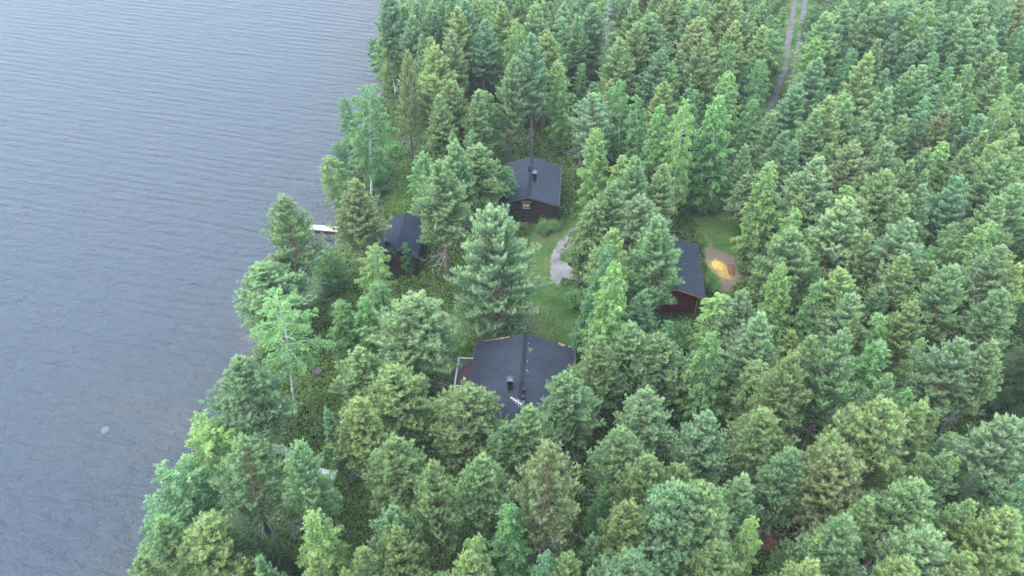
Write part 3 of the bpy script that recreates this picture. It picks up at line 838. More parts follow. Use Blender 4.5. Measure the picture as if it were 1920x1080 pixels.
def tarp():
    e = empty("tree_stump", (p.x, p.y, g_)); tag(e, "weathered dark stump alone in the shore meadow right of the leaning birch", "stump")
    MB().tube([(0,0,-.1),(0,0,.12),(.02,0,.42)], [.52,.46,.43], 14).build("trunk", M['dark_stone'], e)
    MB().tube([(.02,0,.422),(.02,0,.43)], [.36,.35], 14).build("cut_face", M['brown_board'], e)
    for a in (0, 1.9, 4.1): MB().tube([(.3*math.cos(a), .3*math.sin(a), .12), (.75*math.cos(a), .75*math.sin(a), -.05)], [.13, .05], 7).build("root", M['dark_stone'], e)
tarp()
p = at(765.5, 512, G+.3); g_ = gz(p.x, p.y)
e = empty("water_barrel", (p.x, p.y, g_)); tag(e, "dark grey barrel standing in front of the smallest cabin", "barrel")
MB().tube([(0,0,0),(0,0,.3),(0,0,.6),(0,0,.85)], [.27,.32,.32,.28], 16).build("barrel_body", M['dark_stone'], e)
MB().tube([(0,0,.852),(0,0,.885)], [.30,.29], 16).build("lid", M['zinc'], e)
for z in (.25, .6): MB().tube([(0,0,z),(0,0,z+.04)], .335, 16).build("hoop", M['black'], e)
p = at(719.5, 402, G); g_ = gz(p.x, p.y)
e = empty("garden_lamp", (p.x, p.y, g_)); tag(e, "thin garden lamp post with a small dark head above the smallest cabin", "lamp")
MB().tube([(0,0,-.1),(0,0,1.35)], .035, 8).build("post", M['grey_wood'], e)
MB().tube([(0,0,1.35),(0,0,1.4),(0,0,1.58)], [.08,.14,.14], 10).build("lamp_glass", M['zinc'], e)
MB().tube([(0,0,1.582),(0,0,1.66)], [.2,.03], 10).build("lamp_hood", M['black'], e)
p = at(508, 870, G); g_ = gz(p.x, p.y)
e = empty("chopping_block", (p.x, p.y, g_)); tag(e, "dark upright chopping block left of the overturned boat", "block")
MB().tube([(0,0,-.05),(0,0,.7)], [.22,.2], 12).build("block_body", M['dark_stone'], e)
MB().tube([(0,0,.702),(0,0,.71)], [.17,.16], 12).build("cut_face", M['brown_board'], e)
# sawdust heap
def heap(name, px, r, h, mat, label, seed, cat):
    p = at(*px, G); v, f = [], []; nr, na = 9, 30; rr = random.Random(seed)
    off = [1 + .22*math.sin(a*2*math.pi/na*2 + seed) + rr.uniform(-.12, .12) for a in range(na)]
    for j in range(nr + 1):
        t = j / nr
        for i in range(na):
            a = 2*math.pi*i/na; x, y = p.x + r[0]*t*off[i]*math.cos(a), p.y + r[1]*t*off[i]*math.sin(a)
            v.append((x, y, 0))
    A = np.array(v); z = ground_z(A[:, 0], A[:, 1])
    for k in range(len(v)):
        t = (k // na) / nr; v[k] = (v[k][0], v[k][1], z[k] + .03 - .05*(t > .99) + h*(math.cos(min(1, t)*math.pi)*.5+.5) + rr.uniform(-.015, .015))
    f = [(j*na+i, (j+1)*na+i, (j+1)*na+(i+1) % na, j*na+(i+1) % na) for j in range(nr) for i in range(na)]
    f = [tuple(reversed(q)) for q in f]
    m = MB(); m.add(v, f); o = m.build(name, mat, None, True); tag(o, label, cat); return o
heap("sawdust_heap", (1346, 498), (.50, .85), .22, M['sawdust'], "bright yellow sawdust heap on bare ground right of the red shed", 2, "sawdust")
heap("soil_heap", (1371, 507), (.5, .8), .2, plain("red_brown_soil", (.17, .085, .06), .95, .3, 3, .1), "red-brown soil heap just right of the yellow sawdust", 5, "soil heap")
p = at(1452, 1012, G); heap("soil_bank", (1452, 1015), (1.5, 1.2), .3, plain("rust_soil", (.12, .065, .05), .95, .35, 3, .1), "rust-brown patch of bare soil under dead twigs near the bottom edge", 9, "soil heap")
# ------------------------------------------------------------------ trees: a few grown individuals of each kind, then copies
def tri_blades(C, D, length, width, rng, n, spread, tint, up=0.0):
    """n narrow needle blades round each shoot point C pointing along D"""
    k = len(C); C = np.repeat(C, n, 0); D = np.repeat(D, n, 0); L = np.repeat(length, n) * rng.uniform(.7, 1.15, k*n); T = np.repeat(tint, n)
    rnd = rng.normal(size=(k*n, 3)); rnd /= np.linalg.norm(rnd, axis=1)[:, None]
    d = D + rnd * spread; d[:, 2] += up; d /= np.linalg.norm(d, axis=1)[:, None]
    s = np.cross(d, rng.normal(size=(k*n, 3))); s /= np.linalg.norm(s, axis=1)[:, None]
    C = C + rnd * .03
    v = np.stack([C - s*width/2, C + s*width/2, C + d*L[:, None]], 1).reshape(-1, 3)
    f = np.arange(len(v)).reshape(-1, 3)
    t = np.repeat(np.clip(T + rng.uniform(-.12, .12, k*n), 0, 1), 3).reshape(-1, 3); t[:, 2] = np.clip(t[:, 2] + .12, 0, 1)
    return v, f, t.ravel()
def unit(a): return a / np.linalg.norm(a)
def trunk_mb(h, r0, rng, bend=.02, top=.97, n=8, seg=9):
    ph = rng.uniform(0, 6.28); ax = rng.uniform(0, 6.28); b = h * bend
    def P(z): t = z / h; return np.array([b*math.sin(t*4+ph)*math.cos(ax) - b*math.sin(ph)*math.cos(ax), b*math.sin(t*3.1+ph)*math.sin(ax) - b*math.sin(ph)*math.sin(ax), z])
    m = MB(); zs = [-.4] + [h*top*i/seg for i in range(seg+1)]
    m.tube([P(z) for z in zs], [r0*1.25] + [r0*(1.08 - z/h)**.8*(1.25 if z < .1 else 1) for z in zs[1:]], n)
    return m, P
def grow_pine(name, h, r, cb, seed, a=.75, belly=.22, blades=9, dens=1.0, bare=7, open_=0.0, nl=.24):
    rng = np.random.default_rng(seed)
    tm, P = trunk_mb(h, .011*h + .02, rng, .012)
    C, D, L, T = [], [], [], []
    bm = MB(); z = h*cb; az = rng.uniform(0, 6.28)
    while z < h*.975:
        t = (z - h*cb) / (h*(1-cb))
        prof = r * ((1-t)**a) * (.55 + .45*min(1, t/belly)) + .12
        nb = 5 if t < .8 else 4
        for k in range(nb + (rng.random() < .5)):
            if rng.random() < open_: continue
            az += 2*math.pi/nb * rng.uniform(.8, 1.2)
            ln = prof * rng.uniform(.68, 1.22); el = R(14 + 50*t + rng.uniform(-12, 12))
            hd = np.array([math.cos(az), math.sin(az), 0]); p0 = P(min(h*.98, z + rng.uniform(-.22, .22)))
            sag = rng.uniform(.05, .3) * (1 - t)
            def B(s): return p0 + hd*(ln*s*math.cos(el)) + np.array([0, 0, ln*(math.sin(el)*s + .32*s*s - sag*s)])
            bm.tube([B(0), B(.5), B(.92)], [.010 + .013*ln, .008 + .008*ln, .006], 3, False)
            ns = max(3, int(ln / .16 * dens)); sd = 1
            for q in range(ns + 1):
                s = min(1, .24 + .76*q/ns); c0 = B(s); fw = unit(B(min(1, s+.05)) - B(s-.05)); sd = -sd
                for sd2 in ((sd,) if q < ns*.3 else (1, -1)):
                    sl = (.12 + .30*ln*(1-s)**.8 + .10) * rng.uniform(.45, 1.35); an = sd2 * R(rng.uniform(30, 72))
                    if q == ns: an *= .15
                    dr = np.array([fw[0]*math.cos(an) - fw[1]*math.sin(an), fw[0]*math.sin(an) + fw[1]*math.cos(an), fw[2] + rng.uniform(.05, .4)]); dr = unit(dr)
                    m_ = max(1, int(sl / .13))
                    for j in range(m_):
                        u = (j + 1) / m_
                        dd = unit(dr + np.array([0, 0, .35 + .6*u])); outer = .25*s + .35*u
                        C.append(c0 + dr*sl*u + np.array([0, 0, .45*sl*u*u])); D.append(dd + rng.normal(size=3)*.22); L.append(rng.uniform(.7, 1.15)*nl); T.append(.35*outer + rng.uniform(0, .35)*rng.random() + .02)
                    if rng.random() < .6:       # this year's candle
                        C.append(c0 + dr*sl*1.05 + np.array([0, 0, .12 + .4*sl])); D.append(unit(dr*.35 + np.array([0, 0, 1]))); L.append(nl*1.15); T.append(.85)
        z += (.25 + .16*rng.random()) * (1 - .25*t)
    for j in range(5): C.append(P(h*.97) + np.array([0, 0, .12*j*h*.03])); D.append(np.array([0, 0, 1.])); L.append(.26); T.append(.75)
    C, D, L, T = map(np.array, (C, D, L, T))
    v, f, tt = tri_blades(C, D, L, .05, rng, blades, .46, T, .15)
    crown = np_mesh(name + "_crown", v, f, M['needle'], tt)
    bt = MB()
    for k in range(bare):                       # dead lower branches
        z = h * rng.uniform(cb*.45, cb*1.25); az = rng.uniform(0, 6.28); ln = r * rng.uniform(.35, .95); hd = np.array([math.cos(az), math.sin(az), 0]); p0 = P(z)
        pts = [p0 + hd*ln*s + np.array([0, 0, ln*(.15*s - .35*s*s + rng.uniform(-.04, .04))]) for s in (0, .35, .7, 1)]
        bt.tube(pts, [.03, .022, .014, .006], 4, False)
        for j in range(5):
            s = rng.uniform(.3, 1); c0 = pts[0] + (pts[3]-pts[0])*s; an = az + rng.choice([-1, 1])*rng.uniform(.4, 1.1); l2 = ln*.4*rng.uniform(.5, 1)
            e = c0 + np.array([math.cos(an)*l2, math.sin(an)*l2, rng.uniform(-.15, .2)*l2]); mid = (c0 + e)/2 + rng.normal(size=3)*.05
            bt.tube([c0, mid, e], [.013, .009, .004], 3, False)
            bt.tube([mid, mid + rng.normal(size=3)*l2*.4], [.007, .003], 3, False)
    return dict(h=h, r=r, parts=[("trunk", tm.mesh(name + "_trunk", M['pine_bark'], True)), ("crown", crown), ("branches", bm.mesh(name + "_branches", M['branch'])),
                                 ("dead_branches", bt.mesh(name + "_dead", M['twig']))])
def leaves_np(C, Dn, size, rng, tint):
    k = len(C)
    nrm = rng.normal(size=(k, 3)) + np.array([0, 0, .9]); nrm /= np.linalg.norm(nrm, axis=1)[:, None]
    a = np.cross(nrm, rng.normal(size=(k, 3))); a /= np.linalg.norm(a, axis=1)[:, None]; b = np.cross(nrm, a)
    s = size * rng.uniform(.7, 1.25, k)[:, None]
    v = np.stack([C - a*s*.5, C + b*s*.34, C + a*s*.55, C - b*s*.34], 1).reshape(-1, 3)
    f = np.arange(len(v)).reshape(-1, 4)
    return v, f, np.repeat(np.clip(tint + rng.uniform(-.15, .15, k), 0, 1), 4)
def grow_birch(name, h, r, cb, seed, nb=46, a=.7, belly=.3, droop=.55, leaf=.15, per=15, bark='birch_bark', elev=(58, 24), stems=1, tw=1.0, gap=0.0, up_twigs=False):
    rng = np.random.default_rng(seed)
    tm, P = trunk_mb(h, .0075*h + .01, rng, .022 if stems == 1 else .035)
    C, T = [], []; bm = MB(); az = 0
    for k in range(nb):
        t = ((k + rng.uniform(0, 1)) / nb); z = h*(cb + (.985-cb)*t)
        if rng.random() < gap: continue
        az += 2.4 + rng.uniform(-.4, .4)
        prof = r * ((1-t)**a) * (.5 + .5*min(1, t/belly)) + .1
        ln = prof*rng.uniform(.7, 1.25); el = R(elev[1] + (elev[0]-elev[1])*t + rng.uniform(-8, 8)); hd = np.array([math.cos(az), math.sin(az), 0]); p0 = P(z)
        def B(s): return p0 + hd*(ln*s) + np.array([0, 0, ln*(math.tan(el)*s*.75 - droop*.7*s**2.2)])
        bm.tube([B(0), B(.4), B(.8)], [.012+.016*ln, .008+.008*ln, .005], 4, False)
        ntw = max(3, int(ln * 8.5 * tw))
        for j in range(ntw):
            s = .15 + .9*(j + rng.random())/ntw; s = min(s, 1.02); c0 = B(s) + rng.normal(size=3)*.04
            an = az + rng.uniform(-1.35, 1.35); l2 = (.22 + .42*ln*(1.1-s)) * rng.uniform(.6, 1.3)
            tone = rng.uniform(0, .35) + .4*s*rng.random() + .2*t
            for q in range(per):
                u = (q + rng.random()) / per
                p = c0 + np.array([math.cos(an)*l2*u, math.sin(an)*l2*u, (.25 if up_twigs else -droop*.75)*l2*u*u + (.25*u*l2 if up_twigs else 0)]) + rng.normal(size=3)*.055
                C.append(p); T.append(tone)
    for j in range(60):
        C.append(P(h*rng.uniform(.93, 1.0)) + rng.normal(size=3)*np.array([.1, .1, .06])); T.append(.6)
    v, f, tt = leaves_np(np.array(C), None, leaf, rng, np.array(T))
    return dict(h=h, r=r, parts=[("trunk", tm.mesh(name + "_trunk", M[bark], True)), ("crown", np_mesh(name + "_crown", v, f, M['leaf'], tt)),
                                 ("branches", bm.mesh(name + "_branches", M[bark] if bark == 'birch_bark' else M['branch']))])
def grow_shrub(name, h, r, seed, n=1500, leaf=.13, needle=False):
    rng = np.random.default_rng(seed); C, T = [], []; bm = MB()
    for k in range(max(10, n // 90)):
        az = rng.uniform(0, 6.28); rr_ = r*rng.random()**.6; tip = np.array([math.cos(az)*rr_, math.sin(az)*rr_, h*(1 - .55*(rr_/r)**2)*rng.uniform(.7, 1.05)])
        bm.tube([(tip[0]*.15, tip[1]*.15, -.1), tip*.5 + np.array([0, 0, .1]), tip*.95], [.03, .018, .006], 4, False)
        for j in range(90):
            u = rng.uniform(.3, 1.05); C.append(tip*u + rng.normal(size=3)*np.array([.16, .16, .13])*r**.5); T.append(.15 + .5*u*rng.random() + .1*rng.random())
    v, f, tt = leaves_np(np.array(C), None, leaf, rng, np.array(T))
    return dict(h=h, r=r, parts=[("stems", bm.mesh(name + "_stems", M['branch'])), ("foliage", np_mesh(name + "_foliage", v, f, M['leaf'], tt))])
def grow_spruce(name, h, r, seed, spray=1.0):
    rng = np.random.default_rng(seed); tm, P = trunk_mb(h, .013*h, rng, .006)
    C, D, L, T = [], [], [], []; bm = MB(); z = h*.06
    while z < h*.985:
        t = z/h; nb = 7 if t < .7 else 5; a0 = rng.uniform(0, 6.28)
        for k in range(nb):
            az = a0 + 2*math.pi*k/nb + rng.uniform(-.15, .15); ln = r*((1-t)**.85)*rng.uniform(.85, 1.12) + .06; hd = np.array([math.cos(az), math.sin(az), 0]); p0 = P(z)
            el = -.22 + .75*t
            def B(s): return p0 + hd*(ln*s) + np.array([0, 0, ln*(el*s + .28*s*s)])
            bm.tube([B(0), B(.5), B(.96)], [.012+.012*ln, .012, .006], 4, False)
            ns = max(3, int(ln/.13))
            for q in range(ns+1):
                s = min(1, .1 + .9*q/ns); c0 = B(s); fw = unit(B(min(1, s+.05)) - B(s-.05))
                for sd in (-1, 1):
                    an = sd*R(52); sl = (.10 + .26*ln*(1-s)**.6*min(1, s*2.5))*spray
                    dr = np.array([fw[0]*math.cos(an)-fw[1]*math.sin(an), fw[0]*math.sin(an)+fw[1]*math.cos(an), fw[2] - .12]); m_ = max(1, int(sl/.09))
                    for j in range(m_):
                        u = (j+1)/m_; C.append(c0 + dr*sl*u); D.append(unit(dr)); L.append(.10); T.append(.1 + .3*u*rng.random() + .25*(s > .9))
        z += .48*(1 - .45*t)
    C, D, L, T = map(np.array, (C, D, L, T))
    v, f, tt = tri_blades(C, D, L, .05, rng, 7, .55, T, -.02)
    return dict(h=h, r=r, parts=[("trunk", tm.mesh(name + "_trunk", M['alder_bark'], True)), ("crown", np_mesh(name + "_crown", v, f, M['needle'], tt)), ("branches", bm.mesh(name + "_branches", M['twig']))])
def grow_dead(name, h, seed):
    rng = np.random.default_rng(seed); tm, P = trunk_mb(h, .008*h, rng, .01); bt = MB()
    for k in range(70):
        z = h*rng.uniform(.3, .98); az = rng.uniform(0, 6.28); ln = 1.7*(1.1 - z/h)**.6*rng.uniform(.5, 1.2); hd = np.array([math.cos(az), math.sin(az), 0]); p0 = P(z)
        pts = [p0 + hd*ln*s + np.array([0, 0, ln*(.1*s - .3*s*s)]) for s in (0, .4, .75, 1)]; bt.tube(pts, [.025, .018, .011, .005], 4, False)
        for j in range(6):
            c0 = pts[0] + (pts[3]-pts[0])*rng.uniform(.3, 1); e = c0 + rng.normal(size=3)*.3*ln; bt.tube([c0, e], [.01, .004], 3, False)
    return dict(h=h, r=1.7, parts=[("trunk", tm.mesh(name + "_trunk", M['twig'], True)), ("dead_branches", bt.mesh(name + "_dead", M['twig']))])

V = {
 'p': [grow_pine("pine_young", 12.5, 2.0, .22, 11, .82, .25, 9), grow_pine("pine_even", 12.5, 2.0, .24, 12, .72, .3, 9), grow_pine("pine_pointed", 13, 1.95, .20, 13, .95, .2, 9), grow_pine("pine_loose", 12.5, 1.95, .24, 14, .85, .3, 9, .9, 7, .12)],
 'P': [grow_pine("pine_old", 15, 2.5, .34, 21, .66, .3, 8, 1, 9), grow_pine("pine_tall", 15.5, 2.4, .36, 22, .78, .3, 8, 1, 10, .08), grow_pine("pine_broad", 14.5, 2.6, .32, 23, .60, .35, 8, 1, 9, .05), grow_pine("pine_ragged", 15, 2.4, .34, 24, .85, .3, 8, .95, 12, .15)],
 'S': [grow_pine("pine_sparse", 15.5, 2.6, .36, 31, .62, .35, 8, .85, 26, .34), grow_pine("pine_thin", 15, 2.4, .32, 32, .6, .3, 8, .85, 26, .28)],
 'C': [grow_pine("pine_wide", 14, 3.6, .06, 35, .5, .3, 8, .85, 5, .12)],
 'b': [grow_birch("birch_slim", 12.5, 1.6, .14, 41, 78, .70, .25, .55, .16, 26), grow_birch("birch_full", 12, 1.75, .10, 42, 80, .55, .3, .55, .16, 26), grow_birch("birch_even", 13, 1.5, .16, 43, 78, .62, .3, .55, .16, 26), grow_birch("birch_loose", 12.5, 1.7, .2, 44, 70, .6, .3, .6, .16, 25, gap=.12)],
 'B': [grow_birch("birch_large", 14.5, 2.5, .22, 51, 80, .46, .35, .75, .16, 24, elev=(62, 34), gap=.1), grow_birch("birch_weeping", 15, 2.4, .18, 52, 84, .52, .3, .8, .16, 24, elev=(60, 30))],
 'W': [grow_birch("birch_leaning", 14.5, 2.5, .42, 55, 52, .40, .3, .8, .15, 18, elev=(58, 30), gap=.22)],
 'D': [grow_birch("birch_dense", 13, 1.9, .05, 57, 115, .62, .22, .45, .17, 30), grow_birch("birch_column", 13.5, 1.8, .06, 58, 115, .5, .25, .5, .17, 30)],
 'a': [grow_birch("alder_round", 8, 2.0, .12, 61, 64, .34, .3, .18, .16, 19, 'alder_bark', (55, 20)), grow_birch("alder_oval", 9, 1.8, .10, 62, 64, .45, .3, .2, .16, 19, 'alder_bark', (60, 25), gap=.1)],
 's': [grow_spruce("spruce", 13, 2.6, 71)],
 'x': [grow_dead("dead_pine", 13, 81)],
 'h': [grow_shrub("shrub_low", 1.7, 1.3, 91, 3000), grow_shrub("shrub_tall", 2.4, 1.1, 92, 3000)],
}
TINT = {'p': {'g': (0.108, 0.160, 0.101), 't': (0.094, 0.150, 0.106), 'y': (0.121, 0.165, 0.094), 'o': (0.119, 0.152, 0.096), 'l': (0.119, 0.171, 0.121)},
        'b': {'g': (0.089, 0.163, 0.071), 'y': (0.112, 0.176, 0.073), 'd': (0.064, 0.136, 0.060), 't': (0.080, 0.152, 0.084), 'o': (0.100, 0.152, 0.071)}}
TW = {'p': {'g': 'grey-green', 't': 'blue-green', 'y': 'yellowish green', 'o': 'olive-brown', 'l': 'pale silvery'},
      'b': {'g': 'mid-green', 'y': 'bright yellow-green', 'd': 'deep green', 't': 'cool green', 'o': 'olive-green'}}
KW = {'D': 'dense birch', 'C': 'pine', 'W': 'birch', 'p': 'pine', 'P': 'pine', 'S': 'sparse pine', 'b': 'birch', 'B': 'birch', 'a': 'alder', 's': 'spruce', 'x': 'dead pine', 'h': 'shrub'}
NAME = {'D': 'birch_tree', 'C': 'pine_tree', 'W': 'birch_tree', 'p': 'pine_tree', 'P': 'pine_tree', 'S': 'pine_tree', 'b': 'birch_tree', 'B': 'birch_tree', 'a': 'alder_tree', 's': 'spruce_tree', 'x': 'dead_tree', 'h': 'shrub'}
CAT = {'x': 'dead tree', 'h': 'shrub'}

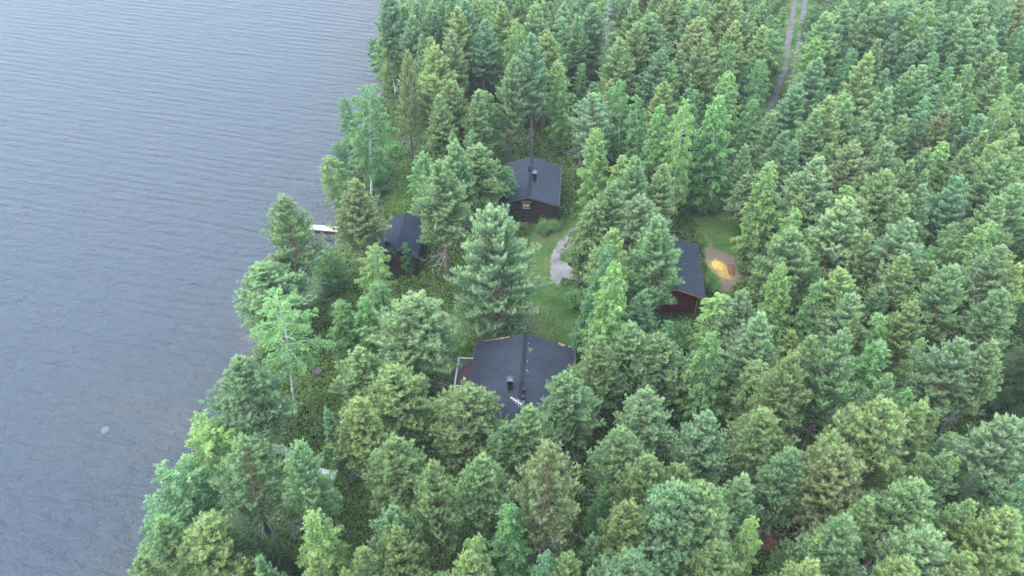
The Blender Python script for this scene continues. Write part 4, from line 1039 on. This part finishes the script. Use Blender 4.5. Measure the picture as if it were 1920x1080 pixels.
# x and y of the crown tip in the photo, crown width in pixels, kind, tint, then where known (foot x, foot y) or height in metres, and a label
TREES = [
 # shore, from the top
 (735,-15,50,'P','t',(745,170)), (752,2,36,'p','g'), (777,2,32,'p','g'), (765,32,36,'a','g',7.5), (803,2,36,'p','g'), (818,18,30,'p','t'), (842,9,30,'p','g'),
 (868,-20,40,'P','t'), (888,2,40,'p','y'), (905,32,45,'P','t'), (940,2,40,'p','g'), (722,55,52,'B','y',(742,172),"tall shore birch with white twigs, highest birch on the upper shoreline"),
 (697,58,22,'a','t',6,"small cool green alder leaning over the water high on the shoreline"), (759,93,36,'S','o',(774,315),"slim olive pine with a long bare trunk standing behind the shore meadow"),
 (782,65,30,'p','g'), (818,70,44,'p','y'), (822,84,56,'P','y',(830,262)), (850,57,42,'P','o',(862,235)), (805,142,62,'P','y',(815,300),"pointed yellowish pine centred over the upper meadow, right of the slim bare-trunked pine"),
 (912,168,62,'B','y',(912,302),"birch with several white forked stems left of the upper log cabin"), (688,160,78,'B','g',(697,365),"big broad birch on the shore above the jetty, its white trunk showing"),
 (655,172,34,'b','g',9), (634,266,38,'a','t',(655,345)), (622,292,56,'B','y',(650,402),"light birch leaning over the lake directly above the jetty"),
 (856,247,30,'p','g',9), (790,282,50,'B','g',(800,400),"leafy birch on the right edge of the shore meadow"),
 (955,308,44,'b','d',(950,402),"deep green birch covering the left eave of the upper log cabin"),
 (668,340,80,'P','o',(695,522),"olive pine with reddish trunk between the jetty and the smallest cabin"),
 (525,367,82,'S','y',(571,592),"sparse yellowish pine with reddish leaning trunk on the point left of the jetty"),
 (532,465,44,'p','t',(560,600)), (495,502,112,'P','g',(538,655),"dense pine at the water's edge behind the large leaning birch"),
 (605,462,56,'a','g',(632,540),"round mid-green alder on the shore just below the jetty"),
 (700,455,60,'B','y',(715,600),"bright birch with paired white stems below the smallest cabin"),
 (762,453,24,'b','d',(770,514),"small fresh green sapling against the roof of the smallest cabin"),
 (504,557,128,'W','g',(555,777),"large birch with a long leaning white trunk standing in the shore meadow"),
 (450,662,122,'P','t',(503,850),"broad blue-green pine overhanging the lake, left of the leaning birch's foot"),
 (380,797,112,'a','y',(412,925),"round bright alder hanging over the lake in the lower shoreline bay"),
 (322,868,120,'a','t',(392,985),"pale cool alder leaning farthest out over the lake near the bottom left"),
 (285,962,92,'a','t',(340,1062),"low cool green alder at the lowest stretch of shoreline"),
 (300,975,82,'P','g',(355,1125)), (392,988,122,'P','y',(430,1140),"wide yellowish pine at the bottom edge right of the shoreline alders"),
 (265,1050,80,'P','y'), (487,1036,60,'p','t'), (590,1040,60,'p','y',11), (656,1060,50,'p','y',11), (470,1072,38,'b','y',8),
 (456,818,116,'S','g',(503,1003),"wide open pine with orange upper trunk left of the overturned boat"),
 (564,824,80,'S','g',(614,1028),"pine standing over the overturned white boat"),
 (405,985,26,'s','g',3.5), (948,790,76,'P','g',(942,940)),
 (608,528,30,'h','g',(606,556)), (585,548,28,'h','g',(582,574)), (560,590,30,'h','d',(556,618)), (500,640,34,'h','g',(498,668)), (470,700,34,'h','g',(470,728)),
 (440,800,34,'h','g',(440,824)), (420,880,36,'h','g',(420,905)), (668,352,28,'h','g',(668,372)), (690,262,28,'h','g',(690,282)), (530,612,40,'a','g',(540,672)),
 # middle left, around the clearing
 (850,268,56,'P','g',(868,460)), (832,303,86,'P','g',(841,525),"pine between the smallest cabin and the big clearing pine, with reddish trunk"),
 (893,268,80,'P','g',(892,425)), (878,243,26,'b','g',9),
 (925,385,150,'C','l',(932,630),"very wide pale pine in the middle of the clearing above the largest cabin"),
 (645,560,62,'D','g',(668,690)), (672,556,60,'D','g',(700,700)), (720,530,68,'D','g',(735,650)), (760,557,130,'P','g',(778,735),"broad dense pine left of the terrace, widest of the meadow's right side"),
 (680,657,90,'P','g',(705,805)), (740,695,98,'P','y',(765,852)), (675,752,92,'P','y',(705,910)), (622,770,36,'p','t',9), (820,745,26,'b','t',4),
 (887,722,112,'P','y',(880,872),"yellowish pine covering the near left corner of the largest cabin"),
 (987,757,90,'P','g',(990,925),"pine with pale candles in front of the middle of the largest cabin"),
 (1075,702,90,'P','g',(1066,872),"pine covering the near right corner of the largest cabin"),
 (1150,487,74,'D','y',(1112,720),"tall dense bright birch right of the lawn, above the largest cabin"),
 (1135,455,56,'D','t',(1088,690),"cool green birch bordering the lawn, left of the tall bright birch"),
 (1175,605,84,'P','g',(1162,762)), (1247,632,88,'P','g',(1240,782)), (1210,722,92,'P','l',(1200,890)), (1322,620,74,'D','g',(1302,800)),
 (1358,548,80,'B','y',(1335,700),"bright spreading birch just below the red shed"), (1327,782,80,'P','l',(1287,946)),
 (1125,245,58,'D','y',(1120,430)), (1167,288,60,'D','y',(1150,440),"bright birch right of the upper log cabin, second from it"),
 (1105,375,66,'D','o',(1092,520),"olive birch shading the gravel turning place"),
 (1213,367,82,'P','l',(1200,540)), (1240,410,84,'P','g',(1218,640),"large pine covering the left half of the red shed roof"),
 (1110,172,66,'S','l',(1100,325),"pale sparse pine touching the right side of the upper log cabin"),
 (1395,322,60,'P','l',(1400,440)),
 # top centre
 (970,38,52,'B','y',(985,215)), (1002,62,54,'P','t',(997,292)), (965,110,54,'P','g',(955,300)), (1024,0,38,'p','y'), (1055,5,36,'p','l'), (1081,28,38,'P','g',(1083,180)),
 (1115,5,46,'P','t'), (1147,-2,32,'x','g',13,"grey leafless dead pine at the top edge"), (1145,35,27,'b','o'), (1150,57,44,'p','t',(1145,205)), (1192,3,44,'p','g'), (1228,25,70,'P','g',(1213,190)),
 (1187,72,26,'b','g'), (1318,238,50,'b','g',(1306,388)), (1336,262,44,'b','g',9), (1402,268,36,'p','g',9), (1228,262,44,'b','g',9), (1418,190,40,'b','g',9), (1250,-2,42,'p','o'), (1302,0,46,'p','t'), (1315,37,66,'P','o',(1297,200)), (1370,2,44,'p','o'), (1382,12,58,'P','g',(1390,152)), (1410,5,26,'b','o'), (1435,2,34,'p','g'),
 (1051,80,26,'b','g'), (1052,112,52,'D','y',(1056,280)), (1028,97,30,'a','d',9), (1145,162,32,'b','g'), (1168,147,48,'b','g',(1160,303)), (1205,180,44,'b','g',(1191,342)),
 (1256,120,44,'D','y',(1256,262)), (1248,200,64,'D','g',(1237,400)), (1288,183,56,'B','y',(1254,418),"tall birch with white trunk at the left end of the red shed's grass"),
 (1362,85,48,'b','g'), (1370,132,54,'D','y'), (1360,185,70,'D','g',(1322,400)), (1422,110,46,'b','g',(1397,246)), (1430,50,64,'B','g',(1440,180)), (1448,210,74,'P','g',(1420,330),"pine hiding the bend of the gravel track"),
 # right of the track
 (1468,8,28,'b','y',8), (1443,-5,34,'p','g'), (1446,30,36,'b','g',(1450,150)), (1530,6,36,'a','d',6), (1588,0,46,'p','g'), (1555,27,58,'p','g'), (1625,5,50,'p','g'), (1660,2,50,'p','o'),
 (1705,0,42,'p','g'), (1750,5,58,'B','y'), (1722,26,48,'b','y'), (1785,25,42,'p','g'), (1837,3,60,'P','g'), (1800,3,30,'b','d'), (1892,15,46,'p','t'), (1912,-5,42,'p','o'),
 (1821,38,52,'p','g'), (1862,50,36,'p','l'), (1912,42,36,'b','g'), (1527,72,50,'D','y',11,"dense bright birch beside the gravel track, just right of it"), (1533,103,58,'p','t'), (1592,95,44,'b','d'), (1640,72,40,'p','g'), (1670,62,38,'p','t'), (1710,77,36,'p','t'),
 (1752,50,46,'p','g'), (1632,107,64,'p','y'), (1662,125,32,'p','g'), (1490,157,56,'p','t'), (1457,212,30,'p','g'), (1532,207,56,'p','g'), (1560,200,36,'p','g'), (1592,187,46,'p','g'),
 (1630,228,46,'p','g'), (1657,162,60,'p','g'), (1717,120,32,'p','o'), (1702,137,36,'p','g'), (1737,125,46,'p','g'), (1760,107,22,'b','y'), (1790,100,26,'b','t'), (1860,92,40,'p','g'),
 (1887,100,32,'p','y'), (1832,125,42,'b','y'), (1882,125,46,'p','g'), (1785,127,40,'b','g'), (1797,155,40,'p','g'), (1830,172,38,'b','g'), (1747,185,38,'b','t'), (1897,180,56,'B','y'),
 (1687,212,38,'p','g'), (1725,207,38,'p','t'), (1772,205,46,'p','o'), (1795,195,38,'p','t'), (1837,212,46,'p','t'), (1665,230,32,'p','g'), (1845,247,42,'p','y'), (1907,242,46,'p','g'),
 (1915,160,44,'p','g'), (1495,247,30,'p','g'), (1667,257,36,'p','g'),
 (1457,305,66,'D','y',(1402,512),"tall slender bright birch leaning right, above the pine behind the sawdust"), (1520,293,74,'P','l'), (1490,268,54,'p','t'), (1550,270,40,'p','g'), (1603,268,62,'P','o'), (1660,262,50,'p','l'),
 (1662,315,74,'P','y'), (1705,303,46,'p','g'), (1742,275,46,'p','g'), (1737,320,32,'p','g'), (1735,352,56,'p','g'), (1695,372,56,'p','g'), (1828,280,46,'p','g'), (1865,268,54,'p','y'),
 (1875,290,60,'P','g'), (1915,275,50,'p','g'), (1802,310,28,'b','y'), (1795,328,58,'p','t'), (1912,340,56,'P','g'), (1865,362,62,'P','g'), (1582,377,80,'P','l'), (1485,395,50,'b','y'),
 (1487,430,76,'P','g'), (1615,437,50,'p','y'), (1635,432,22,'b','g'), (1710,415,80,'P','l'), (1785,425,42,'b','o'), (1842,412,56,'b','y'), (1875,432,30,'b','y'), (1880,455,70,'P','l'),
 (1750,467,52,'a','d'), (1700,477,60,'P','y'), (1595,495,72,'P','y'), (1472,497,58,'D','y',(1452,690)), (1797,497,66,'P','g'), (1915,487,50,'p','y'),
 (1602,540,64,'P','l'), (1400,548,66,'P','l'), (1537,535,54,'b','g'), (1430,598,74,'P','l'), (1710,570,60,'P','y'), (1722,552,26,'b','y'), (1607,597,36,'p','y'), (1660,577,50,'b','g'),
 (1868,567,64,'a','g',(1842,665),"round dark leafy tree near the right edge, above the spruce"), (1900,540,60,'P','g'), (1932,640,124,'s','g',(1893,775),"spruce with layered dark boughs cut by the right edge"),
 (1526,625,74,'P','g',(1457,830)), (1587,625,74,'P','g',(1500,856)), (1652,632,56,'b','y',(1650,740)), (1436,675,88,'D','o',(1412,802)), (1672,708,60,'P','g'), (1663,735,112,'P','y'),
 (1742,637,46,'b','o'), (1806,632,76,'P','l'), (1856,637,70,'P','g'), (1707,727,46,'b','g'), (1736,750,40,'b','y'), (1762,762,36,'b','o'), (1428,773,98,'P','y',(1412,930)), (1905,785,80,'P','l'),
 # bottom
 (732,815,108,'P','y',(760,985)), (812,872,74,'P','y',(829,1088),"slim pine with a long orange trunk reaching the bottom edge"), (898,850,98,'P','g',(885,1020)), (1032,827,114,'S','o',(1012,1058),"olive-brown pine with many grey dead branches at the bottom centre"),
 (743,947,84,'P','g'), (743,1000,74,'P','y'), (895,997,50,'b','y',8), (898,1035,78,'P','y'), (1015,1040,54,'b','t',9), (1053,1052,60,'P','y'), (1157,805,94,'P','g',(1142,970)),
 (1221,847,90,'P','y',(1190,1018)), (1198,938,88,'P','y'), (1334,927,114,'P','g'), (1393,890,64,'P','l'), (1479,847,70,'P','t'), (1409,975,58,'b','y',10,"bright yellow-green birch standing out near the bottom edge"), (1360,1030,84,'P','y'),
 (1134,1035,52,'a','t',8), (1110,1005,42,'p','t',9), (1560,810,74,'P','g'), (1604,847,102,'P','o'), (1632,930,70,'P','g'), (1710,897,92,'P','g'), (1770,847,64,'P','g'), (1726,852,50,'b','o'),
 (1791,858,30,'b','y'), (1895,795,98,'P','l'), (1826,941,66,'P','y'), (1910,970,88,'P','y'), (1582,972,92,'P','g'), (1537,1000,54,'b','y'), (1520,1045,88,'P','y'), (1773,990,102,'P','l'),
 (1835,1042,88,'P','y'), (1720,1055,88,'P','y'), (1476,1010,32,'a','g',6),
 # shrubs and small ones
 (1009,379,15,'j','g',(1010,402),"round green juniper bush against the near gable of the upper log cabin"),
 (984,406,15,'h','d',(983,412),"low dark bush at the left foot of the upper cabin's gable"), (1040,412,26,'h','o',(1037,430)), (1022,408,26,'h','g',(1020,438)),
 (712,285,44,'h','d',(712,330)), (716,325,40,'h','d',(716,358)), (738,262,34,'h','g',(740,292)), (612,500,34,'h','d',(614,545)), (640,500,36,'h','g',(642,535)),
 (1282,605,48,'h','g',(1278,655)), (1340,560,30,'h','d',(1338,600)), (1330,505,26,'h','g',(1331,548)), (1530,20,30,'h','d',(1530,48)), (1524,60,26,'h','g',(1524,84)),
 (1385,985,30,'h','o',(1390,1010)), (1082,540,34,'h','g',(1078,575)), (1105,630,40,'h','t',(1100,668)), (830,640,30,'h','g',(832,668)), (648,560,30,'h','d',(640,600)),
]
def true_r():
    """measure each grown crown so that a tree's width is what it is told to be"""
    for k, l in V.items():
        for pr in l:
            me = pr['parts'][1][1]; co = np.empty(len(me.vertices)*3, np.float32); me.vertices.foreach_get("co", co); co = co.reshape(-1, 3)
            pr['h'] = float(np.percentile(co[:, 2], 99.97)); pr['r'] = float(np.percentile(np.hypot(co[:, 0], co[:, 1]), 86 if k in 'bBaWD' else 90))
V['j'] = [grow_shrub("juniper", 2.6, .85, 95, 2200, .11)]
KW['j'] = 'juniper'; NAME['j'] = 'juniper_bush'; CAT['j'] = 'bush'

true_r()
def proto(kind, i):
    """the first tree of each grown individual: an Empty with its part meshes"""
    return V[kind][i % len(V[kind])]
rng = random.Random(77)
placed = []                                   # world feet, for spacing
labels_used = {}
def place(kind, tint, foot, h, r, lean, idx, label, group, jit=.12):
    pr = proto(kind, idx); nm = NAME[kind]
    e = bpy.data.objects.new(nm, None); e.empty_display_size = .4; link(e)
    e.location = foot
    if kind in 'pPS': r *= 1.12
    sxy = r / pr['r']; sz = h / pr['h']
    q = Vector((lean[0], lean[1], 1)).normalized().rotation_difference(Vector((0, 0, 1))).inverted()
    rot = q.to_matrix() @ Matrix.Rotation(rng.uniform(0, 6.28), 3, 'Z')
    e.rotation_euler = rot.to_euler(); e.scale = (sxy, sxy, sz)
    base = TINT['p' if kind in 'pPSCsx' else 'b'][tint]
    if kind == 's': base = (.032, .062, .024)
    if kind == 'j': base = (.085, .125, .045)
    g = rng.uniform(1 - jit, 1 + jit); hs_ = rng.uniform(-.05, .05)
    c = (base[0]*g*(1+hs_), base[1]*g, base[2]*g*(1-hs_), 1)
    for pn, me in pr['parts']:
        o = bpy.data.objects.new(pn, me); link(o); o.parent = e; o.color = c
        if pn in ('dead_branches', 'branches'): o['kind'] = 'stuff'
    if label in labels_used:                      # two crowns on nearly one spot: name the shorter one so
        for pre in ('shorter ', 'thinner ', 'fuller '):
            if pre + label.replace('young ', '') not in labels_used: label = pre + label.replace('young ', ''); break
    labels_used[label] = 1
    tag(e, label, CAT.get(kind, 'tree'), group)
    placed.append((foot[0], foot[1], r)); return e
GROUP = {'D': 'birches', 'C': 'pines', 'W': 'birches', 'p': 'pines', 'P': 'pines', 'S': 'pines', 'b': 'birches', 'B': 'birches', 'a': 'alders and leafy trees', 's': 'spruces', 'x': 'dead trees', 'h': 'shrubs', 'j': 'junipers'}
LAND = [("the jetty",607,427),("the smallest cabin",755,450),("the upper log cabin",1000,340),("the red shed",1298,510),("the largest cabin",978,700),("the gravel turning place",1055,490),
        ("the sawdust heap",1350,500),("the overturned boat",600,882),("the leaning white birch trunk",545,720)]
def auto_label(kind, tint, x, y, wpx, where=None):
    tw = TW['p' if kind in 'pPSCsx' else 'b'][tint]
    size = "" if kind in 'hxj' else ("big " if wpx > 92 else "narrow " if wpx < 40 else "")
    def band(v, n): return max(0, min(99, round(v / n * 100)))
    d, nm, lx, ly = min((math.hypot(x-lx, y-ly), nm, lx, ly) for nm, lx, ly in LAND)
    pos = f"{band(x,1920)}% across and {band(max(y,0),1080)}% down the photo"
    zone = "by " + nm if d < 120 else ("along the shore" if x < 480 + (1080-y)*.2 and x < 760 else "left of the gravel track" if x < 1440 and y < 300 else "in the right-hand forest" if x > 1380 else "in the forest")
    ones = "zero one two three four five six seven eight nine ten eleven twelve thirteen fourteen fifteen sixteen seventeen eighteen nineteen".split()
    tens = "x x twenty thirty forty fifty sixty seventy eighty ninety".split()
    def wd(v): return ones[v] if v < 20 else tens[v//10] + ("-" + ones[v % 10] if v % 10 else "")
    tail = f"tip {wd(band(x,1920))} percent across, {wd(band(max(y,0),1080))} percent down"
    lab = f"{size}{tw} {KW[kind]} {zone}, {tail}"
    if len(lab.split()) > 16: lab = f"{size}{tw} {KW[kind]}, {tail} the photo"
    return lab
for i, T in enumerate(TREES):
    x, y, w, kind, tint = T[:5]; opt = T[5] if len(T) > 5 else None; lab = T[6] if len(T) > 6 else None
    if isinstance(opt, tuple):
        f0 = at(*opt, G); 
        if kind in 'hj': f0 = at(*opt, G)
        z0 = gz(f0.x, f0.y); z0 = max(z0, .1); f0 = at(*opt, z0)
        if kind in 'hj':
            s = scale_at(f0); r = w / 2 / s
            d = ray(x, y); t = f0.y / d.y; h = max(1.0, CAM_H + d.z * t - z0)
            place(kind, tint, f0, h, r, (0, 0), i, lab or auto_label(kind, tint, x, y, w), GROUP[kind]); continue
        d = ray(x, y)
        t = (f0.y) / d.y; top = Vector((d.x*t, f0.y, CAM_H + d.z*t))
        h = max(3.0, min(19, top.z - z0)); 
        # if the height is limited, slide the crown tip towards or away from the camera along its ray
        t2 = (z0 + h - CAM_H) / d.z; top = Vector((d.x*t2, d.y*t2, z0 + h))
        ln = ((top.x - f0.x) / h, (top.y - f0.y) / h)
        m_ = math.hypot(*ln)
        if m_ > .22: ln = (ln[0]*.22/m_, ln[1]*.22/m_)
        if kind in 'sh': pass
        foot = Vector((top.x - ln[0]*h, top.y - ln[1]*h, 0)); foot.z = max(gz(foot.x, foot.y), 0) - .02
        s = scale_at(top); r = w / 2 / s
        place(kind, tint, foot, h, r, ln, i, lab or auto_label(kind, tint, x, y, w), GROUP[kind])
    else:
        h = 11.0
        for _ in range(4):
            top = at(x, y, G + h); W = w / scale_at(top)
            if opt: h = opt
            elif kind in 'pPSC': h = min(16.5, max(9.5, 7 + 1.45*W))
            elif kind in 'bBD': h = min(15, max(8.5, 5.5 + 1.9*W))
            elif kind == 'a': h = min(10, 3.5 + 1.5*W)
            else: h = 12
        foot = Vector((top.x, top.y, gz(top.x, top.y) - .02))
        if seg_dist(np.array([[foot.x, foot.y]]), SH)[0] < 0: foot.z = 0
        place(kind, tint, foot, h, W/2*1.08, (rng.gauss(0, .025), rng.gauss(0, .025)), i, lab or auto_label(kind, tint, x, y, w), GROUP[kind])

# younger trees standing in the gaps of the forest
OPEN_PX = [[(720,260),(800,260),(800,380),(830,560),(860,640),(880,1080),(520,1080),(520,930),(640,930),(570,700),(600,520),(640,430),(690,350)],
           [(930,260),(1080,260),(1080,440),(1110,440),(1110,560),(1085,700),(1110,860),(860,900),(800,640),(860,400),(930,380)],
           [(1230,380),(1420,360),(1420,560),(1360,640),(1230,640)], [(1470,-200),(1530,-200),(1530,100),(1500,210),(1400,330),(1370,330),(1420,220),(1455,100)]]
NT = rng
def is_open(P):
    return np.max([poly_dist(P, q) for q in OPEN_PX], 0) > 0
def hides_building(foot, h, r):
    """would the crown cover a roof, the lawn, the drive or the track in the photo?"""
    for hh in (.45, .75, 1.0):
        x, y = proj(foot[0], foot[1], 1 + h*hh)
        for (x0, y0, x1, y1) in ((925,285,1062,405),(715,390,800,515),(1262,440,1385,585),(845,600,1090,790),(985,420,1095,650),(1462,-30,1525,150),(1365,285,1395,330),(570,410,640,470),(575,860,640,905),(500,825,550,860),(540,580,640,800),(1870,620,1925,770),(340,800,420,900),(1300,430,1440,600),(670,60,745,170)):
            if x0 - 12 < x < x1 + 12 and y0 - 10 < y < y1 + 10: return True
    return False
rf2 = random.Random(5)
cands = []
fill = []
for _ in range(9000):
    x, y = rf2.uniform(-60, 110), rf2.uniform(24, 175); cands.append((x, y))
for _ in range(3000):                          # ground just past the lower and right-hand edges of the frame
    cands.append((rf2.uniform(-45, 75), rf2.uniform(2, 34)) if rf2.random() < .5 else (rf2.uniform(40, 135), rf2.uniform(15, 185)))
CA = np.array(cands); okd = (seg_dist(CA, SH) > 1.5) & ~is_open(CA) & (line_dist(CA, ROADS) > 3.2)
nf = 0; outside = []
for (x, y), ok in zip(cands, okd):
    if not ok: continue
    kind = rf2.choices(['p', 'b', 's', 'P'], [4, 3.2, 1.0, 1.6])[0]
    h = rf2.uniform(5.5, 10.5) if kind != 'P' else rf2.uniform(10.5, 13)
    px, py = proj(x, y, 1 + h); gx_, gy_ = proj(x, y, 1)
    r = h * rf2.uniform(.12, .16)
    inside = -25 < px < 1945 and -20 < py < 1100
    md = min((math.hypot(x-a, y-b) - .40*c for a, b, c in placed), default=9)
    if inside:
        if seg_dist(np.array([[x, y]]), SH)[0] < 5 or md < 1.0 or nf > 215 or hides_building((x, y), h, r): continue
        tint = rf2.choice('gty') if kind != 'b' else rf2.choice('gdty')
        s = 'in the gap' 
        place(kind, tint, Vector((x, y, gz(x, y) - .02)), h, r, (0, 0), nf, auto_label(kind, tint, px, py, 30).replace('narrow', 'young'), GROUP[kind]); nf += 1
    elif md > 2.3 and -330 < py and -50 < px < 2900 and len(outside) < 430:
        outside.append((x, y, h*1.25, r*1.3, kind)); placed.append((x, y, r))
from collections import Counter
print(Counter(o.name.split('.')[0] for o in bpy.data.objects if o.type == 'EMPTY')); print(sum(len(m.polygons) for m in bpy.data.meshes));print("trees", len(placed), "young", nf, "outside", len(outside))

# forest going on beyond the frame: one mass, coarser
def mass():
    rg = np.random.default_rng(3); Vs, Fs, Ts, n = [], [], [], 0
    src = {}
    for k in ('p', 'b', 's', 'P'):
        me = V[k][0]['parts'][1][1]; co = np.empty(len(me.vertices)*3, np.float32); me.vertices.foreach_get("co", co); co = co.reshape(-1, 3)
        t = np.empty(len(co), np.float32); me.attributes["tint"].data.foreach_get("value", t)
        kk = len(me.polygons[0].vertices); co = co.reshape(-1, kk, 3); t = t.reshape(-1, kk)
        if kk == 4: co = co[:, :3]; t = t[:, :3]
        sel = rg.permutation(len(co))[:2300]; c = co[sel]; cen = c.mean(1, keepdims=True); c = cen + (c - cen)*2.0
        src[k] = (c, t[sel], V[k][0]['h'], V[k][0]['r'])
    for (x, y, h, r, k) in outside:
        c, t, h0, r0 = src[k]; a = rg.uniform(0, 6.28); ca, sa = math.cos(a), math.sin(a)
        q = c.reshape(-1, 3).copy(); X = (q[:, 0]*ca - q[:, 1]*sa)*r/r0 + x; Y = (q[:, 0]*sa + q[:, 1]*ca)*r/r0 + y; Z = q[:, 2]*h/h0 + 1
        Vs.append(np.column_stack([X, Y, Z])); Ts.append(t.ravel()); n += len(q)
    v = np.concatenate(Vs); me = np_mesh("forest_beyond", v, np.arange(len(v)).reshape(-1, 3), M['needle'], np.concatenate(Ts))
    o = link(bpy.data.objects.new("forest", me)); o.color = (*TINT['p']['g'], 1)
    tag(o, "mixed forest continuing past the edges of the photo", kind="stuff")
if outside: mass()

# ------------------------------------------------------------------ ground cover
def undergrowth():
    rg = np.random.default_rng(9)
    n = 290000
    px = rg.uniform(150, 2300, n); py = rg.uniform(-60, 1600, n)
    d = np.stack([(px - 960)/FPX, CP - (py-540)/FPX*SP, -SP - (py-540)/FPX*CP], 1)
    t = (1 - CAM_H)/d[:, 2]; P = d[:, :2]*t[:, None]
    sd_ = seg_dist(P, SH)
    lawn = np.maximum(poly_dist(P, LAWN), poly_dist(P, LAWN2) - .8)
    keep = (sd_ > .3) & (lawn < .1) & (line_dist(P, ROADS) > 1.5) & (poly_dist(P, SOIL) < -.1) & (poly_dist(P, DRIVE) < -.25)
    clump = vnoise(P[:, 0], P[:, 1], 2.4, 11)*.6 + vnoise(P[:, 0], P[:, 1], .9, 12)*.4
    opened = is_open(P) | (sd_ < 9)
    keep &= rg.random(n) < np.where(opened, .25 + .9*clump, .16)
    for h_ in HOUSES:
        q = P - np.array(h_.c); c, s = math.cos(h_.yaw), math.sin(h_.yaw); lx, ly = q[:, 0]*c - q[:, 1]*s, q[:, 0]*s + q[:, 1]*c
        keep &= ~((np.abs(lx) < h_.wr + .1) & (np.abs(ly) < h_.L/2 + .1))
    q = P[keep]; q = q[:74000]; k = len(q); z = ground_z(q[:, 0], q[:, 1]); cl = clump[keep][:74000]
    hh = .12 + .38*np.clip(cl - .25, 0, 1)
    per = 9
    C = np.repeat(np.column_stack([q, z]), per, 0) + rg.normal(size=(k*per, 3))*np.array([.17, .17, 0]); C[:, 2] += np.abs(rg.normal(size=k*per))*np.repeat(hh, per)*.8 + .03
    hue = vnoise(q[:, 0], q[:, 1], 3.5, 14)
    v, f, tt = leaves_np(C, None, .17, rg, np.repeat(.1 + .6*cl*hue + .15*rg.random(k), per))
    o = link(bpy.data.objects.new("undergrowth", np_mesh("undergrowth", v, f, M['leaf'], tt))); o.color = (.080, .120, .038, 1)
    tag(o, "low berry shrubs, heather and saplings covering the forest floor", kind="stuff")
undergrowth()
def grass():
    rg = np.random.default_rng(19); n = 60000
    A = np.array([(p.x, p.y) for p in (at(x, y) for x, y in LAWN + LAWN2 + STRIP)])
    P = np.column_stack([rg.uniform(A[:, 0].min(), A[:, 0].max(), n), rg.uniform(A[:, 1].min(), A[:, 1].max(), n)])
    inn = np.maximum(np.maximum(poly_dist(P, LAWN), poly_dist(P, LAWN2)), poly_dist(P, STRIP))
    keep = (inn > -.6) & (poly_dist(P, DRIVE) < -.05) & (poly_dist(P, SOIL) < 0) & (rg.random(n) < .25 + .6*vnoise(P[:, 0], P[:, 1], 1.6, 21))
    for h_ in HOUSES:
        q = P - np.array(h_.c); c, s = math.cos(h_.yaw), math.sin(h_.yaw); lx, ly = q[:, 0]*c - q[:, 1]*s, q[:, 0]*s + q[:, 1]*c
        keep &= ~((np.abs(lx) < h_.wr) & (np.abs(ly) < h_.L/2))
    q = P[keep][:16000]; k = len(q)
    C = np.column_stack([q, ground_z(q[:, 0], q[:, 1])])
    D = np.tile(np.array([0, 0, 1.]), (k, 1))
    v, f, tt = tri_blades(C, D, np.full(k, .13), .035, rg, 6, .8, rg.uniform(.1, .7, k)*vnoise(q[:, 0], q[:, 1], 2.2, 22)*1.4)
    o = link(bpy.data.objects.new("grass", np_mesh("grass", v, f, M['leaf'], tt))); o.color = (.070, .125, .030, 1)
    tag(o, "uneven mown grass tufts on the lawn between the cabins", kind="stuff")
grass()
m, fbo = FB_LEAF
pl_ = m.build("flowers", M['leaf'], fbo); pl_.color = (.10, .16, .05, 1)
# fallen grey branches at the water's edge
def brush(px, label, seed, n=26, ln=1.3):
    p = at(*px, .5); z = max(gz(p.x, p.y), 0); rr = random.Random(seed)
    e = empty("fallen_branches", (p.x, p.y, z)); tag(e, label, "branches"); m = MB(); m2 = MB()
    for k in range(n):
        a = rr.uniform(0, 6.28); l = rr.uniform(.4, 1)*ln; q = Vector((rr.gauss(0, .3), rr.gauss(0, .3), .05)); d = Vector((math.cos(a)*l, math.sin(a)*l, rr.uniform(.05, .7)*l))
        (m if k % 2 else m2).tube([q, q + d*.5 + Vector((0, 0, .08)), q + d], [.03, .018, .006], 4, False)
    m.build("branch", M['twig'], e); m2.build("branch", M['branch'], e)
brush((375,988), "tangle of grey dead branches at the waterline between the lower alders", 1)
brush((708,180), "dark dead brushwood at the waterline below the highest shore birch", 2, 22, 1.2)

# ------------------------------------------------------------------ air
def haze():  # thin scattering volume added to lift dark shadows and soften contrast
    m = bpy.data.materials.new("haze"); m.use_nodes = True; nt = m.node_tree; nt.nodes.clear()
    out = nt.nodes.new("ShaderNodeOutputMaterial"); v = nt.nodes.new("ShaderNodeVolumePrincipled")
    v.inputs["Color"].default_value = (.86, .95, 1.0, 1); v.inputs["Density"].default_value = HAZE; v.inputs["Anisotropy"].default_value = .2
    nt.links.new(v.outputs[0], out.inputs["Volume"])
    o = MB().box(-2600, 2600, -700, 3600, -3.6, 58.0).build("haze", m); tag(o, "faint pale haze over lake and forest, added to lift the shadows", kind="stuff")
    sc.cycles.volume_max_steps = 32
HAZE = .00032
haze()
